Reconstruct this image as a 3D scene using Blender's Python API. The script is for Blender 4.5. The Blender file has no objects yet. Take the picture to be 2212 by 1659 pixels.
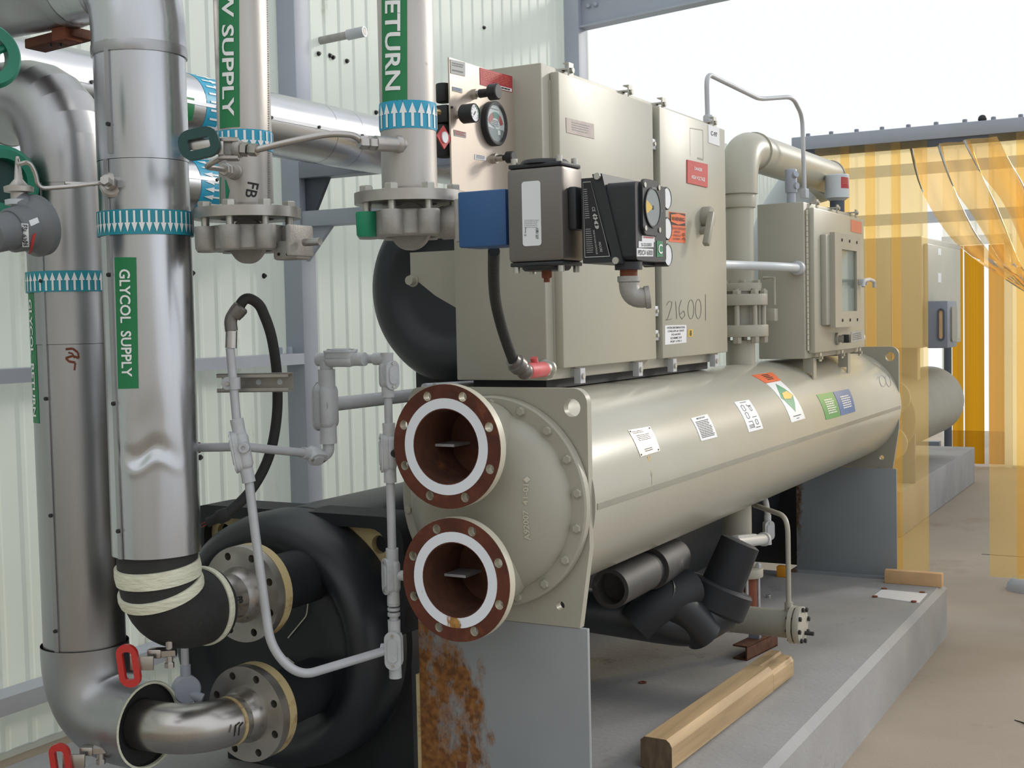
import bpy, bmesh, math, random
from mathutils import Vector as V, Matrix
from mathutils.geometry import tessellate_polygon
random.seed(7)
sc = bpy.context.scene
col = sc.collection
PI = math.pi
sin, cos = math.sin, math.cos

# ------------------------------------------------------------------ camera
H = 1.456                      # lens height above the floor
FPX = 2744.26                  # focal length in pixels of a 2212 x 1659 frame
YAW, PITCH, ROLL = 0.50491, 0.05073, -0.02168
CW = V((-sin(YAW)*cos(PITCH), cos(YAW)*cos(PITCH), -sin(PITCH)))
_r = V((cos(YAW), sin(YAW), 0)); _u = _r.cross(CW)
CR = cos(ROLL)*_r + sin(ROLL)*_u
CU = -sin(ROLL)*_r + cos(ROLL)*_u
CL = V((0, 0, H))
cam = bpy.data.cameras.new('camera'); camo = bpy.data.objects.new('camera', cam)
col.objects.link(camo)
cam.sensor_width = 36; cam.lens = FPX/2212*36; cam.clip_start = .05; cam.clip_end = 200
m3 = Matrix((CR, CU, -CW)).transposed()
camo.matrix_world = Matrix.Translation(CL) @ m3.to_4x4()
sc.camera = camo

# ------------------------------------------------------------------ light
world = bpy.data.worlds.new('world'); sc.world = world
world.use_nodes = True
bg = world.node_tree.nodes['Background']
bg.inputs[0].default_value = (0.93, 0.965, 1.0, 1)
bg.inputs[1].default_value = 1.3
sun = bpy.data.lights.new('sun', 'SUN'); suno = bpy.data.objects.new('sun', sun)
col.objects.link(suno)
sun.energy = 2.0; sun.color = (1.0, 0.94, 0.84); sun.angle = math.radians(9)
sd = V((0.45, 0.80, 0.34)).normalized()          # towards the sun
suno.rotation_euler = sd.to_track_quat('Z', 'Y').to_euler()
suno.location = (8, 10, 12)
vs = sc.view_settings
vs.view_transform = 'Standard'; vs.look = 'None'; vs.exposure = -0.28; vs.gamma = 1.0
vs.use_curve_mapping = False

# ------------------------------------------------------------------ points
def ray(px, py): return CW + CR*((px-1106)/FPX) - CU*((py-829.5)/FPX)
def A(px, py, X=None, Y=None, Z=None, d=None):
    """world point that stands at a known plane or distance and is seen at px, py"""
    r = ray(px, py)
    if d is not None: return CL + r*d
    if X is not None: return CL + r*(X/r.x)
    if Y is not None: return CL + r*(Y/r.y)
    return CL + r*((Z-H)/r.z)
def hit(px, py, axis, c, rad):
    """(angle, along) where the sight line meets a cylinder along axis 'Z' or 'Y'"""
    r = ray(px, py)
    if axis == 'Z': i, j, k = 0, 1, 2
    else: i, j, k = 0, 2, 1
    ox, oy = CL[i]-c[0], CL[j]-c[1]
    a = r[i]**2+r[j]**2; b = 2*(ox*r[i]+oy*r[j]); q = ox*ox+oy*oy-rad*rad
    D = max(b*b-4*a*q, 0); t = (-b-math.sqrt(D))/(2*a)
    p = CL + r*t
    return math.atan2(p[j]-c[1], p[i]-c[0]), p[k]

# ------------------------------------------------------------------ mesh builder
EX, EY, EZ = V((1, 0, 0)), V((0, 1, 0)), V((0, 0, 1))
def frame(d, ref=None):
    d = d.normalized()
    if ref is None: ref = EZ if abs(d.z) < .9 else EX
    u = ref - d*ref.dot(d)
    u.normalize(); return u, d.cross(u), d
class MB:
    def __init__(s): s.v = []; s.f = []
    def add(s, vs_, fs):
        n = len(s.v); s.v += [V(p) for p in vs_]; s.f += [[i+n for i in f] for f in fs]; return s
    def obox(s, o, u, v, w, bev=0):
        o, u, v, w = V(o), V(u), V(v), V(w)
        if bev <= 0:
            P = [o, o+u, o+u+v, o+v, o+w, o+u+w, o+u+v+w, o+v+w]
            return s.add(P, [[0,3,2,1],[4,5,6,7],[0,1,5,4],[1,2,6,5],[2,3,7,6],[3,0,4,7]])
        bm = bmesh.new(); bmesh.ops.create_cube(bm, size=1)
        L = (u.length, v.length, w.length)
        for q in bm.verts: q.co = V((q.co.x*L[0], q.co.y*L[1], q.co.z*L[2]))
        bmesh.ops.bevel(bm, geom=list(bm.edges), offset=min(bev, .49*min(L)), segments=2, affect='EDGES', profile=.5)
        bm.verts.index_update()
        c = o+(u+v+w)/2; un, vn, wn = u.normalized(), v.normalized(), w.normalized()
        s.add([c+un*q.co.x+vn*q.co.y+wn*q.co.z for q in bm.verts], [[q.index for q in f.verts] for f in bm.faces])
        bm.free(); return s
    def box(s, a, b, bev=0):
        a, b = V(a), V(b)
        lo = V([min(a[i], b[i]) for i in range(3)]); hi = V([max(a[i], b[i]) for i in range(3)])
        return s.obox(lo, EX*(hi.x-lo.x), EY*(hi.y-lo.y), EZ*(hi.z-lo.z), bev)
    def lathe(s, o, d, prof, n=32, loop=False, ref=None, arc=None, caps=True):
        u, w, d = frame(V(d), ref); o = V(o); k = len(prof); vs_ = []; fs = []
        a0, a1 = arc if arc else (0, 2*PI)
        m = n+1 if arc else n
        for i in range(m):
            a = a0+(a1-a0)*i/n; e = u*cos(a)+w*sin(a)
            for t, r in prof: vs_.append(o+d*t+e*r)
        for i in range(n):
            j = (i+1) % m
            for q in range(k if loop else k-1):
                q2 = (q+1) % k
                fs.append([i*k+q, j*k+q, j*k+q2, i*k+q2])
        if not loop and not arc and caps:
            if prof[0][1] > 1e-6: fs.append([i*k for i in range(n)])
            if prof[-1][1] > 1e-6: fs.append([i*k+k-1 for i in range(n)])
        return s.add(vs_, fs)
    def cyl(s, p0, p1, r0, r1=None, n=20, bev=0):
        p0, p1 = V(p0), V(p1); r1 = r0 if r1 is None else r1; L = (p1-p0).length
        pr = [(0, r0), (L, r1)] if bev <= 0 else [(0, r0-bev), (bev*.3, r0-bev*.3), (bev, r0), (L-bev, r1), (L-bev*.3, r1-bev*.3), (L, r1-bev)]
        return s.lathe(p0, p1-p0, pr, n)
    def hexa(s, p0, p1, r): return s.lathe(p0, V(p1)-V(p0), [(0, r), ((V(p1)-V(p0)).length*.85, r), ((V(p1)-V(p0)).length, r*.85)], 6)
    def ball(s, c, r, n=16, sx=None):
        c = V(c); vs_ = []; fs = []; m = n//2
        for i in range(m+1):
            p = PI*i/m
            for j in range(n):
                a = 2*PI*j/n; e = V((sin(p)*cos(a), sin(p)*sin(a), cos(p)))
                if sx: e = V((e.x*sx[0], e.y*sx[1], e.z*sx[2]))
                vs_.append(c+e*r)
        for i in range(m):
            for j in range(n): fs.append([i*n+j, (i+1)*n+j, (i+1)*n+(j+1) % n, i*n+(j+1) % n])
        return s.add(vs_, fs)
    def tube(s, pts, r, n=14, fil=0, seg=7, caps=True, hole=0, rads=None):
        pts = [V(p) for p in pts]; path = [pts[0]]
        for i in range(1, len(pts)-1):
            a, b, c = pts[i-1], pts[i], pts[i+1]
            d1, d2 = (a-b), (c-b)
            if fil <= 0: path.append(b); continue
            l = min(fil, (.97 if i == 1 else .49)*d1.length, (.97 if i == len(pts)-2 else .49)*d2.length)
            p, q = b+d1.normalized()*l, b+d2.normalized()*l
            for k in range(seg+1):
                t = k/seg; path.append((1-t)**2*p+2*t*(1-t)*b+t*t*q)
        path.append(pts[-1])
        tang = []
        for i in range(len(path)):
            a = path[max(i-1, 0)]; b = path[min(i+1, len(path)-1)]; tang.append((b-a).normalized())
        u = frame(tang[0])[0]; vs_ = []; fs = []
        for i, p in enumerate(path):
            u = (u-tang[i]*u.dot(tang[i])).normalized(); w = tang[i].cross(u)
            rr = rads(i/(len(path)-1)) if rads else r
            for j in range(n):
                a = 2*PI*j/n; vs_.append(p+(u*cos(a)+w*sin(a))*rr)
        for i in range(len(path)-1):
            for j in range(n): fs.append([i*n+j, i*n+(j+1) % n, (i+1)*n+(j+1) % n, (i+1)*n+j])
        if caps:
            fs.append(list(range(n-1, -1, -1))); fs.append([(len(path)-1)*n+j for j in range(n)])
        return s.add(vs_, fs)
    def prism(s, outer, holes, o, u, v, w):
        """polygon in (u,v) with holes, extruded by vector w"""
        o, u, v, w = V(o), V(u), V(v), V(w); loops = [outer]+list(holes); flat = []
        for l in loops: flat += l
        tri = tessellate_polygon([[V((a, b, 0)) for a, b in l] for l in loops])
        n = len(flat); P = [o+u*a+v*b for a, b in flat]
        fs = [list(t) for t in tri]+[[i+n for i in reversed(t)] for t in tri]
        k = 0
        for l in loops:
            m = len(l)
            for i in range(m): fs.append([k+i, k+(i+1) % m, k+(i+1) % m+n, k+i+n])
            k += m
        return s.add(P+[p+w for p in P], fs)
    def build(s, name, mat, parent=None, sharp=35, keep=False):
        lo = V([min(p[i] for p in s.v) for i in range(3)]); hi = V([max(p[i] for p in s.v) for i in range(3)])
        o = V(((lo.x+hi.x)/2, (lo.y+hi.y)/2, lo.z))
        me = bpy.data.meshes.new(name); me.from_pydata([p-o for p in s.v], [], s.f)
        bm = bmesh.new(); bm.from_mesh(me)
        bmesh.ops.remove_doubles(bm, verts=bm.verts, dist=1e-6)
        if not keep: bmesh.ops.recalc_face_normals(bm, faces=bm.faces)
        bm.to_mesh(me); bm.free()
        for p in me.polygons: p.use_smooth = True
        me.set_sharp_from_angle(angle=math.radians(sharp))
        me.materials.append(M[mat])
        ob = bpy.data.objects.new(name, me); col.objects.link(ob)
        WL[ob.name] = o
        if parent is not None: ob.parent = parent; ob.location = o-WL[parent.name]
        else: ob.location = o
        return ob
WL = {}
def circ(r, n=32, c=(0, 0), a0=0): return [(c[0]+r*cos(a0+2*PI*i/n), c[1]+r*sin(a0+2*PI*i/n)) for i in range(n)]
def rrect(x0, y0, x1, y1, r, n=5):
    out = []
    for cx_, cy_, a in ((x1-r, y1-r, 0), (x0+r, y1-r, PI/2), (x0+r, y0+r, PI), (x1-r, y0+r, 1.5*PI)):
        out += [(cx_+r*cos(a+PI/2*i/n), cy_+r*sin(a+PI/2*i/n)) for i in range(n+1)]
    return out
def thing(name, label, cat, loc, group=None):
    o = bpy.data.objects.new(name, None); col.objects.link(o); o.location = loc; WL[o.name] = V(loc)
    o.empty_display_size = .1
    o['label'] = label; o['category'] = cat
    if group: o['group'] = group
    return o
def tag(o, label, cat, group=None):
    o['label'] = label; o['category'] = cat
    if group: o['group'] = group
    return o
def struct(o): o['kind'] = 'structure'; return o
def lab(o, l): o['label'] = l; return o
def copy_of(src, parent, at):
    """another of the same part, sharing its mesh"""
    c = src.copy(); col.objects.link(c); c.parent = parent; WL[c.name] = V(at)
    c.location = V(at)-(WL[parent.name] if parent is not None else V((0, 0, 0))); return c

# ------------------------------------------------------------------ print on surfaces
_tc = {}
def text2d(s, bold=.012, cuts=0):
    if (s, cuts) in _tc: return _tc[(s, cuts)]
    cu = bpy.data.curves.new('t', 'FONT'); cu.body = s; cu.offset = bold; cu.resolution_u = 3; cu.align_x = 'CENTER'
    ob = bpy.data.objects.new('t', cu); me = bpy.data.meshes.new_from_object(ob)
    bm = bmesh.new(); bm.from_mesh(me)           # slice the letters so that they follow curved surfaces
    ya, yb = min(q.co.y for q in bm.verts), max(q.co.y for q in bm.verts)
    if cuts:
        for k in range(1, cuts):
            bmesh.ops.bisect_plane(bm, geom=list(bm.verts)+list(bm.edges)+list(bm.faces), plane_co=(0, ya+(yb-ya)*k/cuts, 0), plane_no=(0, 1, 0))
    bm.verts.index_update()
    vs_ = [q.co.copy() for q in bm.verts]; fs = [[q.index for q in f.verts] for f in bm.faces]; bm.free()
    bpy.data.objects.remove(ob); bpy.data.meshes.remove(me); bpy.data.curves.remove(cu)
    x0 = min(q.x for q in vs_); x1 = max(q.x for q in vs_); y0 = min(q.y for q in vs_); y1 = max(q.y for q in vs_)
    _tc[(s, cuts)] = ([((q.x-x0)/(x1-x0), (q.y-y0)/(y1-y0)) for q in vs_], fs, (x1-x0)/(y1-y0)); return _tc[(s, cuts)]
def flat(c4, out):
    """mapper over a flat four-cornered patch TL TR BR BL, out = outward normal"""
    a, b, c, d = [V(p) for p in c4]; out = V(out).normalized()
    return lambda s, t, h=0: (a*(1-s)+b*s)*(1-t)+(d*(1-s)+c*s)*t+out*h
def onX(px0, py0, px1, py1, X):
    """upright rectangle on a plane facing +X, between two seen corners"""
    a, b = A(px0, py0, X=X), A(px1, py1, X=X)
    c, d = A(px0, py1, X=X), A(px1, py0, X=X)
    y0, y1 = (a.y+c.y)/2, (b.y+d.y)/2; z1, z0 = (a.z+d.z)/2, (b.z+c.z)/2
    return flat([V((X, y0, z1)), V((X, y1, z1)), V((X, y1, z0)), V((X, y0, z0))], EX)
def onXq(q, X): return flat([A(p[0], p[1], X=X) for p in q], EX)
def onYq(q, Y): return flat([A(p[0], p[1], Y=Y) for p in q], -EY)
def onCyl(q, axis, c, rad):
    """mapper over a cylinder patch whose corners TL TR BR BL are seen at q"""
    hs = [hit(p[0], p[1], axis, c, rad) for p in q]
    def S(s, t, h=0):
        an = (hs[0][0]*(1-s)+hs[1][0]*s)*(1-t)+(hs[3][0]*(1-s)+hs[2][0]*s)*t
        al = (hs[0][1]*(1-s)+hs[1][1]*s)*(1-t)+(hs[3][1]*(1-s)+hs[2][1]*s)*t
        e = (c[0]+(rad+h)*cos(an), c[1]+(rad+h)*sin(an))
        return V((e[0], e[1], al)) if axis == 'Z' else V((e[0], al, e[1]))
    return S
def cylmap(axis, c, rad, a0, a1, l0, l1):
    def S(s, t, h=0):
        an = a0+(a1-a0)*s; al = l0+(l1-l0)*t
        e = (c[0]+(rad+h)*cos(an), c[1]+(rad+h)*sin(an))
        return V((e[0], e[1], al)) if axis == 'Z' else V((e[0], al, e[1]))
    return S
def onMesh(q, ob):
    """mapper over the patch of a built part that is seen between four corners TL TR BR BL"""
    from mathutils.bvhtree import BVHTree
    o = WL[ob.name]; bvh = BVHTree.FromPolygons([p.co+o for p in ob.data.vertices], [list(p.vertices) for p in ob.data.polygons])
    def S(s, t, h=0):
        px = (q[0][0]*(1-s)+q[1][0]*s)*(1-t)+(q[3][0]*(1-s)+q[2][0]*s)*t
        py = (q[0][1]*(1-s)+q[1][1]*s)*(1-t)+(q[3][1]*(1-s)+q[2][1]*s)*t
        r = ray(px, py).normalized(); p, n, _, _ = bvh.ray_cast(CL, r)
        if p is None: return CL+r*2.5
        return p+(n if n.dot(r) < 0 else -n)*h
    return S
def decal(S, mat, parent, name, th=.0012, ns=1, nt=1, label=None):
    mb = MB(); N = (ns+1)*(nt+1)
    vs_ = [S(i/ns, j/nt, th) for j in range(nt+1) for i in range(ns+1)]+[S(i/ns, j/nt, -.0004) for j in range(nt+1) for i in range(ns+1)]
    W = ns+1; fs = []
    for j in range(nt):
        for i in range(ns):
            q = [j*W+i, j*W+i+1, (j+1)*W+i+1, (j+1)*W+i]; fs.append(q); fs.append([N+k for k in reversed(q)])
    rim = [i for i in range(W)]+[j*W+ns for j in range(1, nt+1)]+[nt*W+i for i in range(ns-1, -1, -1)]+[j*W for j in range(nt-1, 0, -1)]
    for k in range(len(rim)):
        a, b = rim[k], rim[(k+1) % len(rim)]; fs.append([a, a+N, b+N, b])
    mb.add(vs_, fs); o = mb.build(name, mat, parent)
    if label: o['label'] = label
    return o
class Ink:
    def __init__(s, S, h=.002): s.S = S; s.h = h; s.mb = MB()
    def quad(s, s0, t0, s1, t1, n=1, m=1):
        for i in range(n):
            for j in range(m):
                a, b = s0+(s1-s0)*i/n, s0+(s1-s0)*(i+1)/n; c, d = t0+(t1-t0)*j/m, t0+(t1-t0)*(j+1)/m
                s.mb.add([s.S(a, c, s.h), s.S(b, c, s.h), s.S(b, d, s.h), s.S(a, d, s.h)], [[0, 1, 2, 3]])
        return s
    def poly(s, pts): s.mb.add([s.S(a, b, s.h) for a, b in pts], [list(range(len(pts)))]); return s
    def line(s, pts, w, asp=1.0):
        for (a, b), (c, d) in zip(pts[:-1], pts[1:]):
            dx, dy = c-a, (d-b)/asp; l = math.hypot(dx, dy) or 1; nx, ny = -dy/l*w/2, dx/l*w/2*asp
            s.poly([(a+nx, b+ny), (c+nx, d+ny), (c-nx, d-ny), (a-nx, b-ny)])
        return s
    def text(s, st, s0, t0, s1, t1, rot=0, bold=.012):
        vs_, fs, _ = text2d(st, bold, 10 if rot else 0)
        if rot == 0: f = lambda x, y: (s0+(s1-s0)*x, t1-(t1-t0)*y)
        elif rot == 90: f = lambda x, y: (s0+(s1-s0)*y, t0+(t1-t0)*x)
        else: f = lambda x, y: (s1-(s1-s0)*y, t1-(t1-t0)*x)
        s.mb.add([s.S(*f(x, y), s.h) for x, y in vs_], fs); return s
    def rows(s, s0, t0, s1, t1, n, fill=.45, rag=.15):
        for i in range(n):
            a = t0+(t1-t0)*i/n
            x = s0
            e = s1-(s1-s0)*random.random()*rag
            while x < e:
                l = (s1-s0)*random.uniform(.08, .22); s.quad(x, a, min(x+l, e), a+(t1-t0)/n*fill); x += l+(s1-s0)*.03
        return s
    def build(s, name, mat, parent, thick=None):
        if thick is None: return s.mb.build(name, mat, parent, keep=True)
        n = len(s.mb.v); cnt = {}
        for f in s.mb.f:
            for a, b in zip(f, f[1:]+f[:1]): cnt[(a, b)] = cnt.get((a, b), 0)+1
        side = [[a, a+n, b+n, b] for (a, b) in cnt if (b, a) not in cnt]
        s.mb.v += [p+V(thick) for p in s.mb.v[:n]]; s.mb.f += side
        return s.mb.build(name, mat, parent)
def stock(S, mat, parent, name='sticker', ns=1, nt=1, label=None, th=.0012): return decal(S, mat, parent, name, th, ns, nt, label)
# ------------------------------------------------------------------ materials
M = {}
def lin(c): return tuple(((x/255)/12.92 if x/255 <= .04045 else ((x/255+.055)/1.055)**2.4) for x in c)
def mk(name, rgb, rough=.5, metal=0, var=.12, vs_=6, stretch=(1, 1, 1), bump=0, bs=40, rvar=0, spec=.5,
       glow=0, blot=None, blot_s=3, blot_t=(.55, .62), blot_str=(1, 1, 1), mask=None, rvs=None):
    """plain procedural surface: base colour with gentle world-space variation, an optional second colour in
    noise blotches (rust, dirt, stains), roughness variation and fine relief"""
    m = bpy.data.materials.new(name); m.use_nodes = True; M[name] = m
    nt = m.node_tree; N = nt.nodes; L = nt.links; b = N['Principled BSDF']
    b.inputs['Metallic'].default_value = metal; b.inputs['Roughness'].default_value = rough
    b.inputs['Specular IOR Level'].default_value = spec
    c = lin(rgb)
    geo = N.new('ShaderNodeNewGeometry'); mp = N.new('ShaderNodeMapping'); mp.inputs['Scale'].default_value = stretch
    L.new(geo.outputs['Position'], mp.inputs['Vector'])
    nz = N.new('ShaderNodeTexNoise'); nz.inputs['Scale'].default_value = vs_; nz.inputs['Detail'].default_value = 5
    L.new(mp.outputs[0], nz.inputs['Vector'])
    mr = N.new('ShaderNodeMapRange'); mr.inputs['From Min'].default_value = .3; mr.inputs['From Max'].default_value = .7
    mr.inputs['To Min'].default_value = 1-var; mr.inputs['To Max'].default_value = 1+var*.6
    L.new(nz.outputs['Fac'], mr.inputs['Value'])
    mx = N.new('ShaderNodeMix'); mx.data_type = 'RGBA'; mx.blend_type = 'MULTIPLY'; mx.inputs['Factor'].default_value = 1
    mx.inputs['A'].default_value = (*c, 1); L.new(mr.outputs[0], mx.inputs['B'])
    out = mx.outputs['Result']
    if blot:
        mp2 = N.new('ShaderNodeMapping'); mp2.inputs['Scale'].default_value = blot_str; L.new(geo.outputs['Position'], mp2.inputs['Vector'])
        n2 = N.new('ShaderNodeTexNoise'); n2.inputs['Scale'].default_value = blot_s; n2.inputs['Detail'].default_value = 9; n2.inputs['Roughness'].default_value = .68
        L.new(mp2.outputs[0], n2.inputs['Vector'])
        fac = n2.outputs['Fac']
        if mask:                       # mask = (axis, from, to, amount) or sphere ('s', centre, radius, amount)
            for k in mask:
                r2 = N.new('ShaderNodeMapRange')
                if k[0] == 's':
                    vd = N.new('ShaderNodeVectorMath'); vd.operation = 'DISTANCE'; vd.inputs[1].default_value = k[1]
                    L.new(geo.outputs['Position'], vd.inputs[0]); L.new(vd.outputs['Value'], r2.inputs['Value'])
                    r2.inputs['From Min'].default_value = 0; r2.inputs['From Max'].default_value = k[2]
                    r2.inputs['To Min'].default_value = k[3]; r2.inputs['To Max'].default_value = 0
                else:
                    sp = N.new('ShaderNodeSeparateXYZ'); L.new(geo.outputs['Position'], sp.inputs[0]); L.new(sp.outputs[k[0]], r2.inputs['Value'])
                    r2.inputs['From Min'].default_value = k[1]; r2.inputs['From Max'].default_value = k[2]
                    r2.inputs['To Min'].default_value = k[3]; r2.inputs['To Max'].default_value = k[4] if len(k) > 4 else 0
                ad = N.new('ShaderNodeMath'); ad.operation = 'ADD'; L.new(fac, ad.inputs[0]); L.new(r2.outputs[0], ad.inputs[1]); fac = ad.outputs[0]
        r3 = N.new('ShaderNodeMapRange'); r3.inputs['From Min'].default_value = blot_t[0]; r3.inputs['From Max'].default_value = blot_t[1]
        L.new(fac, r3.inputs['Value'])
        m2 = N.new('ShaderNodeMix'); m2.data_type = 'RGBA'; L.new(r3.outputs[0], m2.inputs['Factor']); L.new(out, m2.inputs['A'])
        n5 = N.new('ShaderNodeTexNoise'); n5.inputs['Scale'].default_value = 60; n5.inputs['Detail'].default_value = 4; L.new(geo.outputs['Position'], n5.inputs['Vector'])
        c2 = lin(blot); cr = N.new('ShaderNodeValToRGB')
        cr.color_ramp.elements[0].position = .35; cr.color_ramp.elements[0].color = (c2[0]*.45, c2[1]*.4, c2[2]*.4, 1)
        cr.color_ramp.elements[1].position = .65; cr.color_ramp.elements[1].color = (*c2, 1)
        L.new(n5.outputs['Fac'], cr.inputs[0]); L.new(cr.outputs[0], m2.inputs['B'])
        out = m2.outputs['Result']
        if metal > 0 or rough < .6:
            mm = N.new('ShaderNodeMapRange'); L.new(r3.outputs[0], mm.inputs['Value']); mm.inputs['To Min'].default_value = rough; mm.inputs['To Max'].default_value = .85
            L.new(mm.outputs[0], b.inputs['Roughness'])
    L.new(out, b.inputs['Base Color'])
    if rvar and not blot:
        mr2 = N.new('ShaderNodeMapRange'); mr2.inputs['From Min'].default_value = .3; mr2.inputs['From Max'].default_value = .7
        mr2.inputs['To Min'].default_value = max(rough-rvar, .02); mr2.inputs['To Max'].default_value = rough+rvar
        n3 = N.new('ShaderNodeTexNoise'); n3.inputs['Scale'].default_value = rvs or vs_*1.7; n3.inputs['Detail'].default_value = 4
        L.new(mp.outputs[0], n3.inputs['Vector']); L.new(n3.outputs['Fac'], mr2.inputs['Value']); L.new(mr2.outputs[0], b.inputs['Roughness'])
    if bump:
        n4 = N.new('ShaderNodeTexNoise'); n4.inputs['Scale'].default_value = bs; n4.inputs['Detail'].default_value = 4
        L.new(mp.outputs[0], n4.inputs['Vector'])
        bp = N.new('ShaderNodeBump'); bp.inputs['Strength'].default_value = bump; bp.inputs['Distance'].default_value = .01
        L.new(n4.outputs['Fac'], bp.inputs['Height']); L.new(bp.outputs[0], b.inputs['Normal'])
    if glow:                                # translucent fibreglass sheet: daylight from outside comes through
        tr = N.new('ShaderNodeBsdfTranslucent'); L.new(out, tr.inputs[0]); ms = N.new('ShaderNodeMixShader'); ms.inputs[0].default_value = glow
        L.new(b.outputs[0], ms.inputs[1]); L.new(tr.outputs[0], ms.inputs[2]); L.new(ms.outputs[0], N['Material Output'].inputs['Surface'])
    return m
# building
mk('siding', (233, 237, 231), .45, glow=.6, var=.07, vs_=1.2, stretch=(1, 1, .35), blot=(222, 222, 202), blot_s=2.2, blot_t=(.6, .8), blot_str=(1, 3, .35))
mk('siding_white', (250, 249, 244), .5, glow=.75, var=.04, vs_=1.5)
mk('siding_grey', (186, 185, 181), .6, var=.1, vs_=1)
mk('steel_blue', (164, 170, 182), .5, var=.08, vs_=3, bump=.05)
mk('steel_grey', (128, 134, 146), .5, var=.1, vs_=4)
mk('steel_dark', (74, 80, 92), .55, var=.12, vs_=5)
mk('screw_dark', (52, 50, 52), .5, .4)
mk('floor', (158, 146, 131), .75, var=.14, vs_=1.3, bump=.12, bs=70, blot=(150, 128, 106), blot_s=1.1, blot_t=(.58, .78))
mk('pad', (156, 155, 155), .8, var=.16, vs_=2.6, bump=.18, bs=60, blot=(118, 104, 92), blot_s=3.1, blot_t=(.62, .78), blot_str=(1, .6, 1))
# metals
mk('jacket', (196, 198, 202), .27, 1, var=.12, vs_=9, stretch=(1, 1, .12), rvar=.07, bump=.10, bs=9)
mk('jacket_dark', (172, 172, 174), .34, 1, var=.14, vs_=9, stretch=(1, 1, .14), rvar=.08, bump=.10, bs=9)
mk('jacket_h', (205, 206, 210), .30, 1, var=.12, vs_=9, stretch=(1, .12, 1), rvar=.08, bump=.08, bs=9)
mk('stainless', (190, 185, 180), .42, .75, var=.14, vs_=12, stretch=(1, 1, .3), bump=.03, bs=120, blot=(150, 140, 130), blot_s=14, blot_t=(.62, .75))
mk('ss_smooth', (186, 182, 178), .30, 1, var=.10, vs_=8, rvar=.06)
mk('ss_flange', (182, 178, 172), .38, .9, var=.12, vs_=22, rvar=.08)
mk('ss_panel', (204, 192, 180), .42, .75, var=.07, vs_=5, stretch=(1, 1, .2))
mk('cast_ss', (166, 163, 158), .55, .45, var=.14, vs_=30, bump=.12, bs=200)
mk('bolt_zinc', (188, 186, 178), .38, .85, var=.1, vs_=30)
mk('brass', (150, 128, 84), .4, .9, var=.1)
mk('galv', (188, 190, 194), .5, .25, var=.10, vs_=14, bump=.05, bs=120)
mk('condulet', (192, 195, 198), .55, .1, var=.12, vs_=14, bump=.16, bs=160)
mk('strut', (164, 160, 151), .5, .5, var=.14, vs_=12, rvar=.1)
# paint
mk('tan', (171, 167, 154), .42, var=.06, vs_=4, bump=.04, bs=150, blot=(120, 104, 84), blot_s=26, blot_t=(.73, .77))
mk('tan_gloss', (175, 172, 157), .36, var=.04, vs_=2, rvar=.04)
mk('tan_shell', (178, 175, 162), .23, var=.05, vs_=2, blot=(108, 92, 70), blot_s=34, blot_t=(.745, .765))
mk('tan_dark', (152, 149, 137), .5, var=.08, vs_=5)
mk('tan_edge', (200, 194, 176), .45, var=.06, vs_=8)
mk('grey_stand', (148, 152, 155), .55, var=.06, vs_=5, bump=.04, blot=(156, 106, 56), blot_s=9, blot_t=(.58, .68), blot_str=(1, 1, .5),
   mask=[(0, -1.74, -1.40, .22, -.2), (2, .45, .76, .06, -.06)])
mk('grey_stand2', (136, 142, 146), .55, var=.06, vs_=5, bump=.04, blot=(112, 80, 50), blot_s=9, blot_t=(.62, .74), blot_str=(1, 1, .5),
   mask=[(0, -1.74, -1.60, .26, -.14)])
mk('rust_tan', (196, 178, 132), .6, var=.12, vs_=10, blot=(150, 84, 34), blot_s=9, blot_t=(.52, .66), bump=.08)
mk('rust', (94, 46, 29), .7, var=.4, vs_=14, bump=.18, bs=60, blot=(150, 84, 44), blot_s=11, blot_t=(.56, .74))
mk('rust_dark', (92, 56, 40), .85, var=.35, vs_=20, bump=.3, bs=50, blot=(150, 88, 52), blot_s=14, blot_t=(.58, .72))
mk('rust_brown', (120, 66, 44), .8, var=.2, vs_=14, bump=.2)
mk('dark_hole', (22, 18, 16), .9)
mk('gasket', (236, 240, 248), .6, var=.02)
mk('gasket_stained', (236, 240, 248), .6, var=.02, blot=(190, 140, 70), blot_s=38, blot_t=(.66, .74), blot_str=(1, 1, .4), mask=[('s', (-1.478, 2.387, .776), .035, .34)])
mk('black_foam', (40, 42, 46), .62, var=.22, vs_=5, bump=.12, bs=22, spec=.35)
mk('black_vinyl', (36, 40, 45), .40, var=.2, vs_=4, bump=.05, bs=12, spec=.5)
mk('black_rubber', (44, 44, 44), .7, var=.2, vs_=14, bump=.2, bs=90)
mk('grey_can', (70, 68, 67), .6, var=.3, vs_=8, bump=.08, bs=40, blot=(140, 134, 128), blot_s=10, blot_t=(.6, .7))
mk('black_plastic', (36, 38, 42), .5, var=.08, vs_=20, bump=.03, bs=200)
mk('black_knob', (34, 34, 36), .45)
mk('charcoal', (122, 117, 113), .40, .65, var=.14, vs_=7, stretch=(1, 1, .2))
mk('blue_paint', (44, 88, 140), .45, var=.08, vs_=8, blot=(80, 104, 120), blot_s=20, blot_t=(.7, .74))
mk('green_label', (28, 124, 74), .45, var=.03)
mk('green_dark', (18, 66, 62), .4, var=.08)
mk('green_valve', (22, 116, 92), .42, var=.1, vs_=10)
mk('green_paint', (20, 138, 100), .5, var=.15, vs_=20)
mk('cyan_band', (42, 160, 196), .4, var=.03)
mk('teal_band', (38, 146, 164), .4, var=.03)
mk('white_print', (238, 240, 240), .5, var=.01)
mk('white_label', (226, 228, 232), .45, var=.03)
mk('white_band', (226, 226, 204), .6, var=.1, vs_=14, stretch=(1, 1, 4), bump=.5, bs=30)
mk('black_print', (30, 30, 34), .6)
mk('grey_print', (120, 122, 128), .6)
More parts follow.
